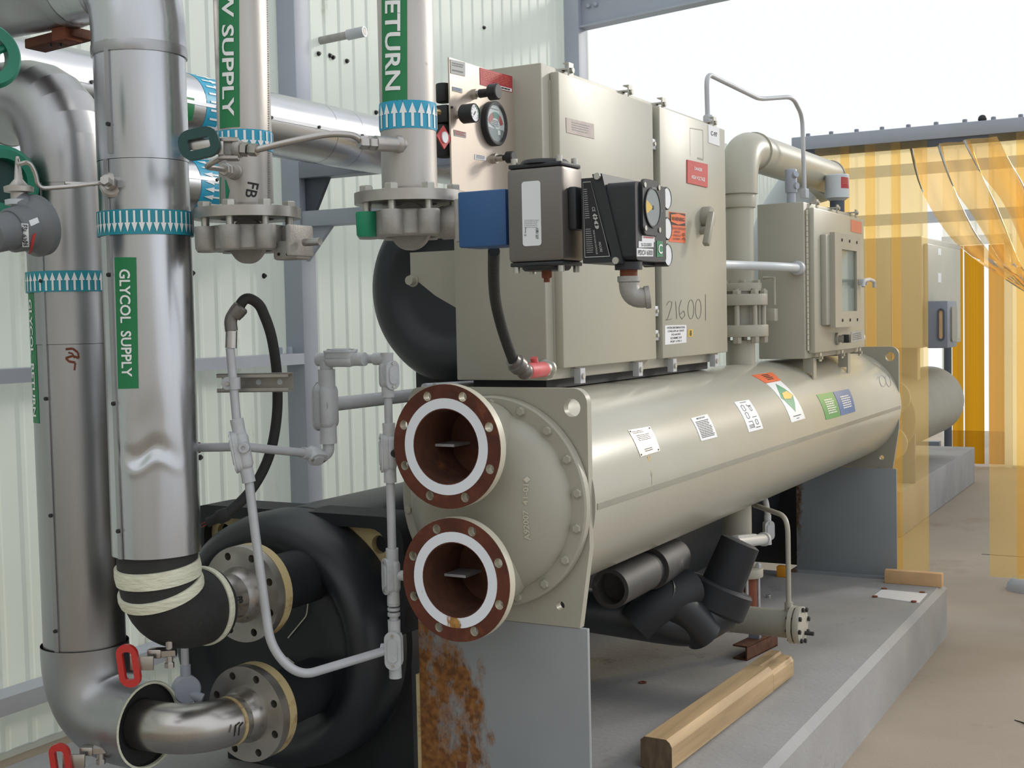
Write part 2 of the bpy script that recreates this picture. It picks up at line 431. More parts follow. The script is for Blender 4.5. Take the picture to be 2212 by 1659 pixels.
mk('pale_print', (176, 178, 176), .6)
mk('red_label', (196, 66, 66), .5, var=.03)
mk('red_dark', (178, 54, 62), .5, var=.03)
mk('red_handle', (186, 44, 40), .35, var=.06)
mk('pink_paint', (206, 92, 96), .5, var=.12, vs_=30)
mk('orange_label', (226, 104, 52), .5, var=.03)
mk('salmon', (224, 132, 104), .5)
mk('yellow_label', (214, 178, 60), .5)
mk('blue_label', (84, 116, 172), .5, var=.03)
mk('green_sticker', (84, 156, 92), .5, var=.03)
mk('grey_device', (112, 116, 120), .45, .2, var=.06)
mk('grey_pale', (196, 198, 200), .4)
mk('lgrey_pipe', (198, 204, 208), .45, var=.05)
mk('dial_grey', (128, 138, 140), .4)
mk('foil', (196, 188, 178), .36, 1, var=.06, vs_=20, bump=.25, bs=35)
mk('steel_plate', (170, 160, 156), .5, .5, var=.12, vs_=40)
mk('glass_grey', (150, 160, 158), .12, var=.02)
mk('wood', (182, 154, 114), .7, var=.30, vs_=26, stretch=(1, .06, 1), bump=.2, bs=30, blot=(128, 104, 78), blot_s=7, blot_t=(.6, .7), blot_str=(1, .3, 1))
mk('wood_end', (110, 92, 72), .8, var=.35, vs_=60, stretch=(1, 1, .3))
mk('wood_pale', (206, 168, 124), .75, var=.15, vs_=10)
mk('orange_glimpse', (226, 150, 40), .5)  # colour of the bright curtain strip glimpsed through a gap, put on a block
mk('wire_red', (150, 50, 50), .5)
# amber strip: clear coloured sheet with a little milkiness
def amber(name, tcol, dcol, milk):
    m = bpy.data.materials.new(name); m.use_nodes = True; M[name] = m
    nt = m.node_tree; N = nt.nodes; L = nt.links; N.remove(N['Principled BSDF']); o = N['Material Output']
    t = N.new('ShaderNodeBsdfTransparent'); t.inputs[0].default_value = (*tcol, 1)
    tr = N.new('ShaderNodeBsdfTranslucent'); tr.inputs[0].default_value = (*dcol, 1)
    g = N.new('ShaderNodeBsdfGlossy'); g.inputs[0].default_value = (1, 1, 1, 1); g.inputs['Roughness'].default_value = .12
    a = N.new('ShaderNodeMixShader'); a.inputs[0].default_value = milk; L.new(t.outputs[0], a.inputs[1]); L.new(tr.outputs[0], a.inputs[2])
    fr = N.new('ShaderNodeFresnel'); fr.inputs[0].default_value = 1.3
    geo = N.new('ShaderNodeNewGeometry'); nz = N.new('ShaderNodeTexNoise'); nz.inputs['Scale'].default_value = 6; L.new(geo.outputs['Position'], nz.inputs['Vector'])
    bp = N.new('ShaderNodeBump'); bp.inputs['Strength'].default_value = .15; L.new(nz.outputs['Fac'], bp.inputs['Height']); L.new(bp.outputs[0], g.inputs['Normal'])
    b2 = N.new('ShaderNodeMixShader'); L.new(fr.outputs[0], b2.inputs[0]); L.new(a.outputs[0], b2.inputs[1]); L.new(g.outputs[0], b2.inputs[2]); L.new(b2.outputs[0], o.inputs['Surface'])
amber('amber_strip', (1.0, .925, .73), (.98, .74, .40), .14)
amber('amber_fold', (1.0, .89, .66), (.98, .72, .38), .26)
amber('amber_dark', (.72, .50, .10), (.62, .42, .06), .25)
def clear(name, tcol, gl):
    m = bpy.data.materials.new(name); m.use_nodes = True; M[name] = m
    nt = m.node_tree; N = nt.nodes; L = nt.links; N.remove(N['Principled BSDF']); o = N['Material Output']
    t = N.new('ShaderNodeBsdfTransparent'); t.inputs[0].default_value = (*tcol, 1)
    g = N.new('ShaderNodeBsdfGlossy'); g.inputs['Roughness'].default_value = .05
    a = N.new('ShaderNodeMixShader'); a.inputs[0].default_value = gl; L.new(t.outputs[0], a.inputs[1]); L.new(g.outputs[0], a.inputs[2]); L.new(a.outputs[0], o.inputs['Surface'])
clear('clear_lens', (.95, .97, .96), .10)
# ================================================================== THE SETTING
fl = struct(MB().box((-6, -4, -.12), (7, 16, 0)).build('floor', 'floor'))
# joint sawn across the slab
jt = MB().box((-1.2, 7.9, 0), (5, 7.91, .0015)).build('joint', 'black_print', fl)

def sheet_profile(n, p, rib=.007):
    """one corrugated sheet seen from above: (along, out) points, n ribs of pitch p"""
    pts = []
    for i in range(n):
        a = i*p
        pts += [(a, 0), (a+p*.62, 0), (a+p*.74, rib), (a+p*.88, rib)]
    pts.append((n*p, 0)); return pts
def corrugated(name, y0, n, p, z0, z1, x, mat, parent, axis='Y', sgn=1, rib=.007):
    pr = sheet_profile(n, p, rib); th = .0012
    out = pr+[(a, b-th) for a, b in reversed(pr)]
    if axis == 'Y': mb = MB().prism(out, [], (x, y0, z0), EY, EX*sgn, EZ*(z1-z0))
    else: mb = MB().prism(out, [], (y0, x, z0), EX, -EY, EZ*(z1-z0))
    return mb.build(name, mat, parent, sharp=20)
SX = -3.61
wl = struct(MB().box((SX-.04, -2.9, 0), (SX+.02, 12.4, .018)).box((SX-.06, -2.9, 5.2), (SX+.02, 7.3, 5.26)).build('wall_left', 'siding'))
PITCH_R = .113
first = None
y = 4.614-9*PITCH_R*8; k = 0
while y < 7.3:
    nm = 'siding_sheet'
    zt = 5.2
    if first is None: first = corrugated(nm, y, 9, PITCH_R, .02, zt, SX, 'siding', wl)
    else:
        c = copy_of(first, wl, (WL[first.name].x+(.0016 if k % 2 else 0), y+9*PITCH_R/2+.0006, .02))
    y += 9*PITCH_R; k += 1
for i in range(5):
    corrugated('siding_sheet', y, 9, PITCH_R, .02, 2.9, SX, 'siding', wl); y += 9*PITCH_R
def wall_screw(px, py):
    p = A(px, py, X=SX+.006)
    mb = MB().hexa(p-EX*.002, p+EX*.012, .008); mb.cyl(p-EX*.001, p+EX*.002, .012, n=12)
    mb.build('screw', 'screw_dark', wl)
for q in ((415, 590), (570, 596), (432, 988), (444, 1185), (688, 116), (712, 120), (719, 124), (749, 132), (812, 243), (1045, 60)): wall_screw(*q)

# unseen siding behind the camera, added to shape reflections and bounce light
wf = struct(MB().box((-3.6, -2.75, 0), (5.5, -2.7, 3.2)).build('wall_front_added', 'siding_grey'))
x = -3.6
for i in range(9):
    corrugated('siding_sheet', x, 9, .113, .02, 3.2, -2.70, 'siding_grey', wf, axis='X', sgn=1); x += 9*.113

# far wall beyond the strip curtain, with a doorway
YB = 12.4
DX0, DX1, DZ = A(2052, 760, Y=YB).x, A(2172, 760, Y=YB).x, A(2100, 528, Y=YB).z
wb = struct(MB().box((-3.6, YB+.005, 2.97), (5, YB+.05, 3.03)).box((-3.6, YB+.005, 0), (DX0-.06, YB+.05, .02)).box((DX1+.06, YB+.005, 0), (5, YB+.05, .02)).build('wall_back', 'siding_white'))
x = -3.6
while x < DX0-.06-.25:
    n = min(6, int((DX0-.06-x)/.2)); corrugated('siding_sheet', x, n, .2, 0, 3.0, YB, 'siding_white', wb, axis='X', rib=.02); x += n*.2
x = DX1+.06
for i in range(4): corrugated('siding_sheet', x, 6, .2, 0, 3.0, YB, 'siding_white', wb, axis='X', rib=.02); x += 1.2
corrugated('siding_sheet', DX0-.06, 4, (DX1-DX0+.12)/4, DZ+.06, 3.0, YB, 'siding_white', wb, axis='X', rib=.02)
for zz in (A(1835, 375, Y=YB-.1).z, A(1867, 477, Y=YB-.1).z):
    MB().box((-3.5, YB-.12, zz-.05), (4.4, YB-.025, zz+.05)).build('girt', 'grey_pale', wb)
zz = A(2010, 965, Y=YB-.1).z
MB().box((-3.5, YB-.12, zz-.05), (DX0-.08, YB-.025, zz+.05)).build('girt', 'steel_grey', wb)
dr = struct(MB().box((DX0-.06, YB-.06, 0), (DX0, YB+.08, DZ)).box((DX1, YB-.06, 0), (DX1+.06, YB+.08, DZ))
            .box((DX0-.06, YB-.06, DZ), (DX1+.06, YB+.08, DZ+.08)).build('door_1', 'siding_white'))
for (a, b) in ((.04, .24), (.27, .62), (.70, .98)):
    xa, xb = DX0+(DX1-DX0)*a, DX0+(DX1-DX0)*b
    mb = MB(); n = 6
    out = [(xa+(xb-xa)*i/n, .012*sin(i*1.3+a*20)) for i in range(n+1)]
    mb.prism(out+[(p, q+.003) for p, q in reversed(out)], [], (0, YB+.0, .02), EX, EY, EZ*(DZ-.03))
    lab(mb.build('door_strip', 'amber_dark', dr, sharp=60), 'amber plastic strip hanging in the doorway')
pb = A(2066, 1000, Z=0)
pp = thing('door_post', 'thin dark steel post on a round foot beside the far doorway', 'post', (pb.x, YB-.25, 0))
MB().cyl((pb.x, YB-.25, .01), (pb.x, YB-.25, DZ-.05), .035, n=16).build('post', 'steel_dark', pp)
MB().cyl((pb.x, YB-.25, 0), (pb.x, YB-.25, .02), .09, n=20).build('foot', 'steel_dark', pp)

# ---- concrete pad under the chiller
mbp = MB(); PADZ = .236
ch = .022
for (a, b) in (((-2.95, 1.75), (-1.035, 5.84)),):
    prof = [(b[0]-ch, PADZ), (b[0], PADZ-ch), (b[0], 0), (a[0], 0), (a[0], PADZ)]
    mbp.prism([(p, q) for p, q in prof], [], (0, a[1], 0), EX, EZ, EY*(b[1]-a[1]))
tag(mbp.build('equipment_pad', 'pad'), 'raised grey concrete plinth under the tan chiller', 'plinth')
# patched square and stains on the pad
q = A(1960, 1285, Z=PADZ)
a_, b_, c_, d_ = [A(p, r, Z=PADZ) for p, r in ((1905, 1274), (2003, 1283), (1985, 1303), (1885, 1289))]
pt = thing('anchor_plate', 'pale square patch with dark bolt stubs set in the plinth by the rear stand', 'plate', (q.x, q.y, PADZ))
MB().add([a_, b_, c_, d_]+[p+EZ*.002 for p in (a_, b_, c_, d_)], [[3, 2, 1, 0], [4, 5, 6, 7], [0, 1, 5, 4], [1, 2, 6, 5], [2, 3, 7, 6], [3, 0, 4, 7]]).build('patch', 'white_label', pt)
for px, py in ((1910, 1273), (1992, 1281), (1974, 1301), (1890, 1290)):
    p = A(px, py, Z=PADZ); MB().cyl(p+EZ*.001, p+EZ*.006, .012, n=10).build('bolt_stub', 'rust_brown', pt)
for i, (px, py, nm) in enumerate(((1388, 1475, 'rusty round floor plug in the plinth near the timber'), (1660, 1291, 'small zinc nut lying on the plinth by the filter drier'))):
    p = A(px, py, Z=PADZ)
    if i == 0: tag(MB().lathe(p, EZ, [(0, .014), (.003, .014), (.003, .009), (.001, .009), (.001, 0)], 18).build('floor_plug', 'rust_brown'), nm, 'plug')
    else: tag(MB().hexa(p, p+EZ*.012, .011).build('hex_nut', 'bolt_zinc'), nm, 'nut')

# ---- columns, girts and brackets of the left wall
c1 = thing('steel_column', 'blue grey square steel column with pipe bracket on the green siding', 'column', (-3.55, 4.5, 0))
MB().box((-3.6, 4.45, 0), (-3.5, 4.553, 5.2), .004).build('tube', 'steel_blue', c1)
za = A(652, 470, X=-3.45).z
MB().box((-3.5, 4.46, za-.034), (-2.2, 4.54, za+.034), .003).build('arm', 'steel_blue', c1)
MB().prism([(0, 0), (.14, 0), (0, -.15)], [], (-3.5, 4.49, za-.034), EX, EZ, EY*.02).build('gusset', 'steel_blue', c1)
zb = A(700, 345, X=-3.2).z
MB().box((-3.5, 4.45, zb-.036), (-2.72, 4.55, zb+.036), .003).build('arm', 'steel_grey', c1)
MB().prism([(0, 0), (.13, 0), (0, -.24)], [], (-3.5, 4.49, zb-.036), EX, EZ, EY*.02).build('gusset', 'steel_dark', c1)
lab(MB().box((-2.72, 4.458, zb-.034), (-2.715, 4.542, zb+.034)).build('end_cap', 'rust_brown', c1), 'rusty plate closing the end of the arm')
y2 = A(1250, 100, X=-3.5).y
c2 = thing('steel_column', 'pale blue steel column rising behind the tall control cabinet', 'column', (-3.55, y2, 0))
MB().box((-3.6, y2, 0), (-3.5, y2+.12, 5.2), .004).build('tube', 'steel_blue', c2)
p0 = A(1268, 57, Y=y2+.06); p1 = A(1525, 2, Y=y2+.06)
d = (p1-p0).normalized()
rb = thing('roof_beam', 'pale blue steel beam running out from the far column overhead', 'beam', p0)
n_ = d.cross(EY).normalized()
if n_.z > 0: n_ = -n_
L_ = 5.5
s0 = V((-3.5, y2+.06, (p0+d*((-3.5-p0.x)/d.x)).z))
s0 = s0-n_*.20
MB().obox(s0-EY*.006, d*L_, EY*.012, n_*.20).build('web', 'steel_blue', rb)
MB().obox(s0-EY*.05+n_*.20, d*L_, EY*.10, n_*.012).build('flange', 'steel_blue', rb)
MB().obox(s0-EY*.05, d*L_, EY*.10, n_*.012).build('flange', 'steel_blue', rb)
for (py, cx0) in ((28, 0), (42, 0)): pass
for i in range(2):
    p = s0+d*(.06+.05*i)+n_*.08-EY*.006; MB().hexa(p, p-EY*.02, .014).build('bolt', 'steel_blue', rb)
def girt(z, h, w, mat, label, y0=-2.6, y1=4.45):
    g = thing('wall_girt', label, 'girt', (-3.52, (y0+y1)/2, z))
    MB().box((-3.506, y0, z-h), (-3.5, y1, z)).build('web', mat, g)
    MB().box((-3.6, y0, z-.006), (-3.506, y1, z)).build('flange', mat, g)
    return g
g1 = girt(A(416, 776, X=-3.5).z, .048, .05, 'steel_blue', 'blue grey angle rail on the siding at mid height beside the column')
for i in range(2):
    p = A(605+20*i, 756, X=-3.54); p.z = WL[g1.name].z
    MB().hexa(p, p+EZ*.03, .014).build('bolt', 'steel_blue', g1)
girt(A(60, 1492, X=-3.5).z, .06, .1, 'steel_blue', 'blue grey angle rail low on the siding behind the bare elbow', y1=12.0)
zz = A(20, 815, X=-3.5)
# stub of threaded pipe sticking out of the wall high up
pa, pe = A(692, 88, X=SX), A(788, 68, Y=A(692, 88, X=SX).y+.02)
ws = thing('wall_stub_pipe', 'short grey pipe stub with coupling poking out of the siding', 'pipe', pa)
MB().tube([pa, pe], .018, 16).build('pipe', 'cast_ss', ws)
dd = (pe-pa).normalized()
MB().lathe(pe-dd*.09, dd, [(0, .024), (.09, .024), (.09, .014), (.05, .014), (.05, 0)], 18).build('coupling', 'galv', ws)

# ---- silver insulated pipes along the left wall
def wall_pipe(z, y0, y1, r, label, mat, seams, mid):
    t = thing('insulated_wall_pipe', label, 'pipe', (-3.1, (y0+y1)/2, z), 'insulated pipes along the siding')
    ys = [y0]+[s for s in seams if y0 < s < y1]+[y1]
    for i, (a, b) in enumerate(zip(ys[:-1], ys[1:])):
        MB().lathe((-3.1, a, z), EY, [(0, r*.98), (0, r), (b-a-.002, r), (b-a-.002, r*.98)], 48).build('jacket', mat, t)
    # lap seam with screws on the camera side
    an = hit(mid[0], mid[1], 'Y', (-3.1, z), r)[0]
    p = V((-3.1+cos(an)*r, 0, z+sin(an)*r)); e = V((cos(an), 0, sin(an))); tg = V((-sin(an), 0, cos(an)))
    MB().obox(p+EY*y0-tg*.006-e*.001, EY*(y1-y0), tg*.012, e*.0035).build('lap_seam', mat, t)
    yy = y0+.1
    while yy < y1:
        MB().cyl(p+EY*yy+e*.002, p+EY*yy+e*.007, .006, n=8).build('screw', 'screw_dark', t); yy += .28
    return t
WPZ = A(671, 286, X=-3.1).z
sm = [1.2, 2.1, 3.0, A(700, 240, X=-3.05).y, A(757, 250, X=-3.05).y, 6.2, 7.4]
wp1 = wall_pipe(WPZ, -1.5, 7.15, .118, 'upper silver insulated pipe running along the siding behind the risers', 'jacket_h', sm, (640, 265))
WPZ2 = A(440, 408, X=-3.1).z
wp2 = wall_pipe(WPZ2, -1.5, A(505, 420, X=-3.1).y, .105, 'lower silver insulated pipe on the siding ending behind the supply riser', 'jacket_h', [1.3, 2.4], (440, 385))
for t, z, r, pxx, pyy, dirn, lx in ((wp1, WPZ, .118, 455, 238, -1, 425), (wp2, WPZ2, .105, 450, 400, 1, 425)):
    yb = A(pxx, pyy, X=-3.02).y
    S = cylmap('Y', (-3.1, z), r, 1.9, -2.2, yb-.06, yb+.06)
    o = decal(S, 'cyan_band', t, 'arrow_band', .0015, 24, 1)
    ik = Ink(S, .0032)
    for i in range(17):
        a = (i+.5)/17; w = .35/17
        # arrows point around the pipe axis
        ik.poly([(a-w*.35, .85), (a+w*.35, .85), (a+w*.35, .5), (a-w*.35, .5)]).poly([(a-w, .5), (a+w, .5), (a, .12)]) if dirn > 0 else ik.poly([(a-w*.35, .15), (a+w*.35, .15), (a+w*.35, .5), (a-w*.35, .5)]).poly([(a-w, .5), (a+w, .5), (a, .88)])
    ik.build('arrows', 'white_print', o)
    S = cylmap('Y', (-3.1, z), r, .1, -.55, yb-.5, yb-.12)
    o = decal(S, 'green_label', t, 'pipe_label', .0015, 8, 1)
# ================================================================== CONDENSER
XC, ZC, RS, YP, YR = -1.488, 1.029, .25, 2.603, 5.89
cd = thing('condenser', 'long tan steel condenser shell with two open rusty flanges on its end', 'condenser', (XC, 4.2, .74))
sh = MB().lathe((XC, YP+.02, ZC), EY, [(0, RS-.02), (0, RS), (YR-YP-.02, RS), (YR-YP-.02, RS-.02)], 96).build('shell', 'tan_shell', cd)
# long weld band along the shell
h0 = hit(1300, 1095, 'Y', (XC, ZC), RS); h1 = hit(1943, 878, 'Y', (XC, ZC), RS); aw = (h0[0]+h1[0])/2
S = cylmap('Y', (XC, ZC), RS, aw+.028, aw-.028, YP+.03, YR-.02)
lab(decal(S, 'tan_dark', cd, 'weld_band', .0016, 2, 1), 'darker weld band along the shell')
# end plates
def plate_outline(hw, zt, zm, zb, hb, r=.035):
    o = []
    for i in range(7): a = PI/2*i/6; o.append((hw-r+r*cos(a), zt-r+r*sin(a)))
    for i in range(7): a = PI/2+PI/2*i/6; o.append((-hw+r+r*cos(a), zt-r+r*sin(a)))
    o += [(-hw, zm), (-hb, zb), (hb, zb), (hw, zm)]
    return o
ZT, ZM, ZBT = 1.296, .93, .742
holes = [circ(.021, 20, (.205, 1.296-.045)), circ(.021, 20, (-.205, 1.296-.045)), circ(.011, 12, (.165, .79))]
ol = plate_outline(.243, ZT, ZM, ZBT, .214)
MB().prism(ol, holes, (XC, YP, 0), EX, EZ, EY*.022).build('end_plate', 'tan', cd)
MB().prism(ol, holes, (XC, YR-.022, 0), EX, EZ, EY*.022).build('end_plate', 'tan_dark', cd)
# water box
prof = [(-.125, 0), (-.124, .06), (-.118, .11), (-.105, .15), (-.085, .182), (-.06, .203), (-.038, .212), (-.028, .214), (-.028, .245), (-.024, .249), (-.004, .249), (-.004, 0)]
wbx = MB().lathe((XC, YP, ZC), EY, prof, 96).build('water_box', 'tan', cd, sharp=40)
lab(MB().lathe((XC, YP, ZC), EY, [(-.004, .2), (-.004, .2475), (0, .2475), (0, .2)], 96, loop=True).build('gasket', 'rust_dark', cd), 'dark joint behind the water box')
bolt = None
for i in range(18):
    a = 2*PI*(i+.38)/18; p = V((XC+.2315*cos(a), YP-.028, ZC+.2315*sin(a)))
    mb = MB().hexa(p, p-EY*.009, .0105); mb.cyl(p, p-EY*.0015, .0125, n=16); mb.build('bolt', 'tan', cd)
# the two ports are bored right through the dome
def bored(ob, cuts):
    tmp = []
    for (c0, c1, r) in cuts:
        mb = MB().cyl(c0, c1, r, n=48); me = bpy.data.meshes.new('cut'); me.from_pydata(mb.v, [], mb.f)
        b_ = bmesh.new(); b_.from_mesh(me); bmesh.ops.recalc_face_normals(b_, faces=b_.faces); b_.to_mesh(me); b_.free()
        co = bpy.data.objects.new('cut', me); col.objects.link(co); tmp.append(co)
        md = ob.modifiers.new('b', 'BOOLEAN'); md.operation = 'DIFFERENCE'; md.solver = 'EXACT'; md.object = co
    bpy.context.view_layer.update()
    dg_ = bpy.context.evaluated_depsgraph_get(); nm = bpy.data.meshes.new_from_object(ob.evaluated_get(dg_))
    ob.modifiers.clear(); ob.data = nm
    for p in nm.polygons: p.use_smooth = True
    nm.set_sharp_from_angle(angle=math.radians(40))
    for co in tmp: bpy.data.objects.remove(co)
fu = A(963, 965, Y=2.388); flw = A(983, 1253, Y=2.388)
bored(wbx, [((fu.x, 2.36, fu.z), (fu.x, 2.59, fu.z), .0834), ((flw.x, 2.36, flw.z), (flw.x, 2.59, flw.z), .0834)])
# casting number; lighter tint stands in for the light on raised letters
zt, zb = A(1140, 1030, Y=YP-.11).z, A(1138, 1168, Y=YP-.11).z
xc = A(1136, 1100, Y=YP-.11).x
def castmap(s, t, h=0):
    x = xc-.012+.024*s; z = zt+(zb-zt)*t; r = math.hypot(x-XC, z-ZC)
    y = YP-.125
    for (t0, r0), (t1, r1) in zip(prof[:-5], prof[1:-4]):
        if r0 <= r <= r1: y = YP+t0+(t1-t0)*(r-r0)/max(r1-r0, 1e-6); break
    return V((x, y-h, z))
ik = Ink(castmap, .0032).text('A92007  41-01', .25, .12, .75, 1.0, -90, .02).poly([(.55, 0), (.85, .05), (.55, .1), (.25, .05)])
lab(ik.build('casting_number', 'tan_edge', wbx), 'casting number with its relief shading put in as a lighter tint')
# nozzles
def nozzle(zc, xc, stained):
    yf = 2.388; R = .1395
    mb = MB().lathe((xc, yf+.024, zc), EY, [(0, .0885), (.16, .0885), (.16, .0835), (0, .0835)], 48, loop=True); mb.build('nozzle', 'tan', cd)
    bh = [circ(.011, 14, (.1205*cos(PI/8+k*PI/4), .1205*sin(PI/8+k*PI/4))) for k in range(8)]
    fo = MB().prism(circ(R, 64), [circ(.083, 48)]+bh, (xc, yf+.002, zc), EX, EZ, EY*.023).build('nozzle_flange', 'tan_edge', cd)
    lab(MB().prism(circ(R-.0005, 64), [circ(.083, 48)]+bh, (xc, yf, zc), EX, EZ, EY*.002).build('flange_face', 'rust', fo), 'rusty machined flange face')
    lab(MB().prism(circ(.108, 64), [circ(.0855, 48)], (xc, yf-.0016, zc), EX, EZ, EY*.0016).build('gasket', 'gasket_stained' if stained else 'gasket', cd), 'white ring gasket on the flange')
    lab(MB().lathe((xc, yf+.001, zc), EY, [(0, .0828), (.06, .0805), (.15, .079), (.15, .0785), (.155, .0), ], 48, caps=False).build('bore', 'rust_dark', cd, keep=False), 'rusted inside of the nozzle')
    lab(MB().prism([(.078*cos(a), .078*sin(a)) for a in [-1.75+3.1*i/16 for i in range(17)]]+[(.012, .045), (.004, .0), (.014, -.04)], [], (xc, yf+.1485, zc), EX, EZ, EY*.002).build('inner_port', 'dark_hole', cd), 'dark opening at the back of the nozzle')
    return fo
nozzle(fu.z, fu.x, False); nozzle(flw.z, flw.x, True)
for (q0, q1) in (((931, 957), (981, 967)), ((944, 1237), (1006, 1249))):
    a, b = A(*q0, Y=2.47), A(*q1, Y=2.47)
    MB().box((a.x, 2.47, (a.z+b.z)/2-.003), (b.x, 2.55, (a.z+b.z)/2+.003)).build('pass_bar', 'galv', cd)
# small maker's strip on the water box
S = onYq(((903, 1081), (944, 1087), (943, 1105), (905, 1098)), YP-.052)
# stickers on the shell
def shs(q, mat, name='sticker', label=None, n=6):
    S = onCyl(q, 'Y', (XC, ZC), RS); o = decal(S, mat, cd, name, .0014, 1, n, label); return S, o
S, o = shs(((1356, 930), (1403, 922), (1425, 974), (1383, 987)), 'foil', 'nameplate', 'shiny foil nameplate riveted to the shell')
ik = Ink(S, .0022).rows(.12, .08, .6, .2, 2).rows(.2, .25, .85, .5, 4).rows(.3, .78, .7, .92, 2)
for a, b in ((.06, .06), (.94, .06), (.06, .94), (.94, .94)): ik.quad(a-.03, b-.03, a+.03, b+.03)
ik.build('print', 'black_print', o)
S, o = shs(((1492, 904), (1527, 895), (1549, 944), (1514, 953)), 'white_label', label='white instruction sticker headed IMPORTANT')
Ink(S, .0022).text('IMPORTANT', .25, .05, .78, .13).rows(.1, .2, .9, .93, 11, .5).build('print', 'black_print', o)
S, o = shs(((1585, 869), (1617, 864), (1648, 926), (1617, 934)), 'white_label', label='white sticker with small wiring diagrams')
ik = Ink(S, .0022).rows(.3, .05, .7, .09, 1)
for (cx_, cy_, rx, ry) in ((.3, .25, .12, .1), (.3, .5, .12, .1), (.72, .3, .08, .08), (.72, .75, .1, .08)):
    pts = [(cx_+rx*cos(i*PI/6)*(1 if i % 3 else .6), cy_+ry*sin(i*PI/6)) for i in range(13)]; ik.line(pts, .02)
ik.line([(.6, .14), (.6, .2), (.85, .2)], .02).line([(.55, .58), (.85, .58)], .02).line([(.2, .7), (.45, .7), (.45, .9)], .02).rows(.15, .8, .5, .92, 3).rows(.55, .9, .9, .95, 1)
ik.build('print', 'black_print', o)
S, o = shs(((1624, 811), (1667, 805), (1686, 822), (1653, 828)), 'orange_label', label='orange warning sticker near the riser', n=4)
Ink(S, .0022).rows(.35, .15, .75, .85, 4, .5).build('print', 'black_print', o)
S, o = shs(((1655, 829), (1685, 823), (1739, 904), (1709, 913)), 'white_label', label='white sticker with a green diamond emblem', n=8)
dm = Ink(S, .0022)
dm.poly([(.5, .06), (.72, .22), (.28, .22)]).poly([(.28, .22), (.72, .22), (.93, .42), (.07, .42)]).poly([(.07, .42), (.93, .42), (.72, .62), (.28, .62)]).poly([(.28, .62), (.72, .62), (.5, .80)])
dm.build('emblem', 'green_paint', o)
e2 = Ink(S, .003).poly([(.3, .33), (.7, .3), (.9, .42), (.62, .5), (.2, .47)]); e2.build('emblem', 'yellow_label', o)
Ink(S, .0022).rows(.25, .88, .8, .92, 1).rows(.42, .94, .62, .97, 1).build('print', 'black_print', o)
S, o = shs(((1763, 853), (1797, 847), (1814, 899), (1784, 907)), 'green_sticker', label='green sticker with white text lines', n=5)
Ink(S, .0022).rows(.25, .25, .85, .85, 7, .5).build('print', 'white_print', o)
S, o = shs(((1799, 847), (1833, 840), (1847, 889), (1816, 898)), 'blue_label', label='blue sticker with white text lines', n=5)
Ink(S, .0022).rows(.25, .25, .85, .8, 6, .5).build('print', 'white_print', o)
# marker scrawl and stain runs on the shell
S = onCyl(((1888, 812), (1920, 806), (1928, 838), (1893, 842)), 'Y', (XC, ZC), RS)
ik = Ink(S, .0012)
ik.line([(.1, .3), (.25, .1), (.3, .8)], .03).line([(.45+.2*cos(i*PI/6), .45+.4*sin(i*PI/6)) for i in range(13)], .03).line([(.8+.15*cos(i*PI/6), .5+.4*sin(i*PI/6)) for i in range(13)], .03)
ik.build('marker_scrawl', 'grey_print', cd)
for (a, b, c_) in ((1405, 1419, 984),):
    S = onCyl(((1398, 986), (1404, 984), (1410, 1050), (1405, 1050)), 'Y', (XC, ZC), RS)
    Ink(S, .0008).poly([(0, 0), (1, 0), (.8, .6), (.55, 1), (.35, .6)]).build('stain', 'rust_tan', cd)
# ---- stands
for (y0, mat, nm) in ((YP+.002, 'grey_stand', 'grey steel stand under the front end plate with rust along one side'), (YR-.03, 'grey_stand2', 'grey steel stand under the far end plate behind the amber strip')):
    st = thing('support_stand', nm, 'stand', (XC, y0, PADZ), 'stands under the condenser')
    hb = .232
    pl = MB().box((XC-hb, y0, PADZ+.012), (XC+hb, y0+.012, ZBT-.001), .001).build('web', mat, st)
    MB().box((XC-hb, y0+.0125, PADZ+.012), (XC-hb+.01, y0+.09, ZBT-.001)).build('side_flange', mat, st)
    MB().box((XC+hb-.09, y0+.0125, PADZ+.012), (XC+hb-.08, y0+.09, ZBT-.001)).build('side_flange', mat, st)
    MB().box((XC-hb-.02, y0-.03, PADZ), (XC+hb+.02, y0+.12, PADZ+.012)).build('foot_plate', mat, st)
    if mat == 'grey_stand':
        lab(MB().box((XC-hb-.008, y0-.004, PADZ+.012), (XC-hb, y0+.05, ZBT-.16)).build('edge_strip', 'rust_tan', st), 'rusty edge of the stand')
        S = onYq(((989, 1645), (1007, 1647), (1007, 1665), (990, 1662)), y0)
        decal(S, 'rust_brown', st, 'tag_plate', .003)

# ================================================================== EVAPORATOR (black insulated)
XE, ZE, YE = -2.13, .632, 2.66
ev = thing('evaporator', 'fat black insulated evaporator drum behind the silver elbows', 'evaporator', (XE, 4.2, PADZ+.05))
MB().lathe((XE, YE, ZE), EY, [(0, .30), (.03, .335), (3.2, .335), (3.2, .3)], 72).build('drum', 'black_vinyl', ev)
pr = [(-.10, 0), (-.10, .15), (-.112, .22), (-.128, .245), (-.15, .262), (-.158, .28), (-.15, .305), (-.12, .328), (-.07, .338), (0, .338), (0, .2)]
MB().lathe((XE, YE, ZE), EY, pr, 80).build('water_box_cover', 'black_vinyl', ev, sharp=50)
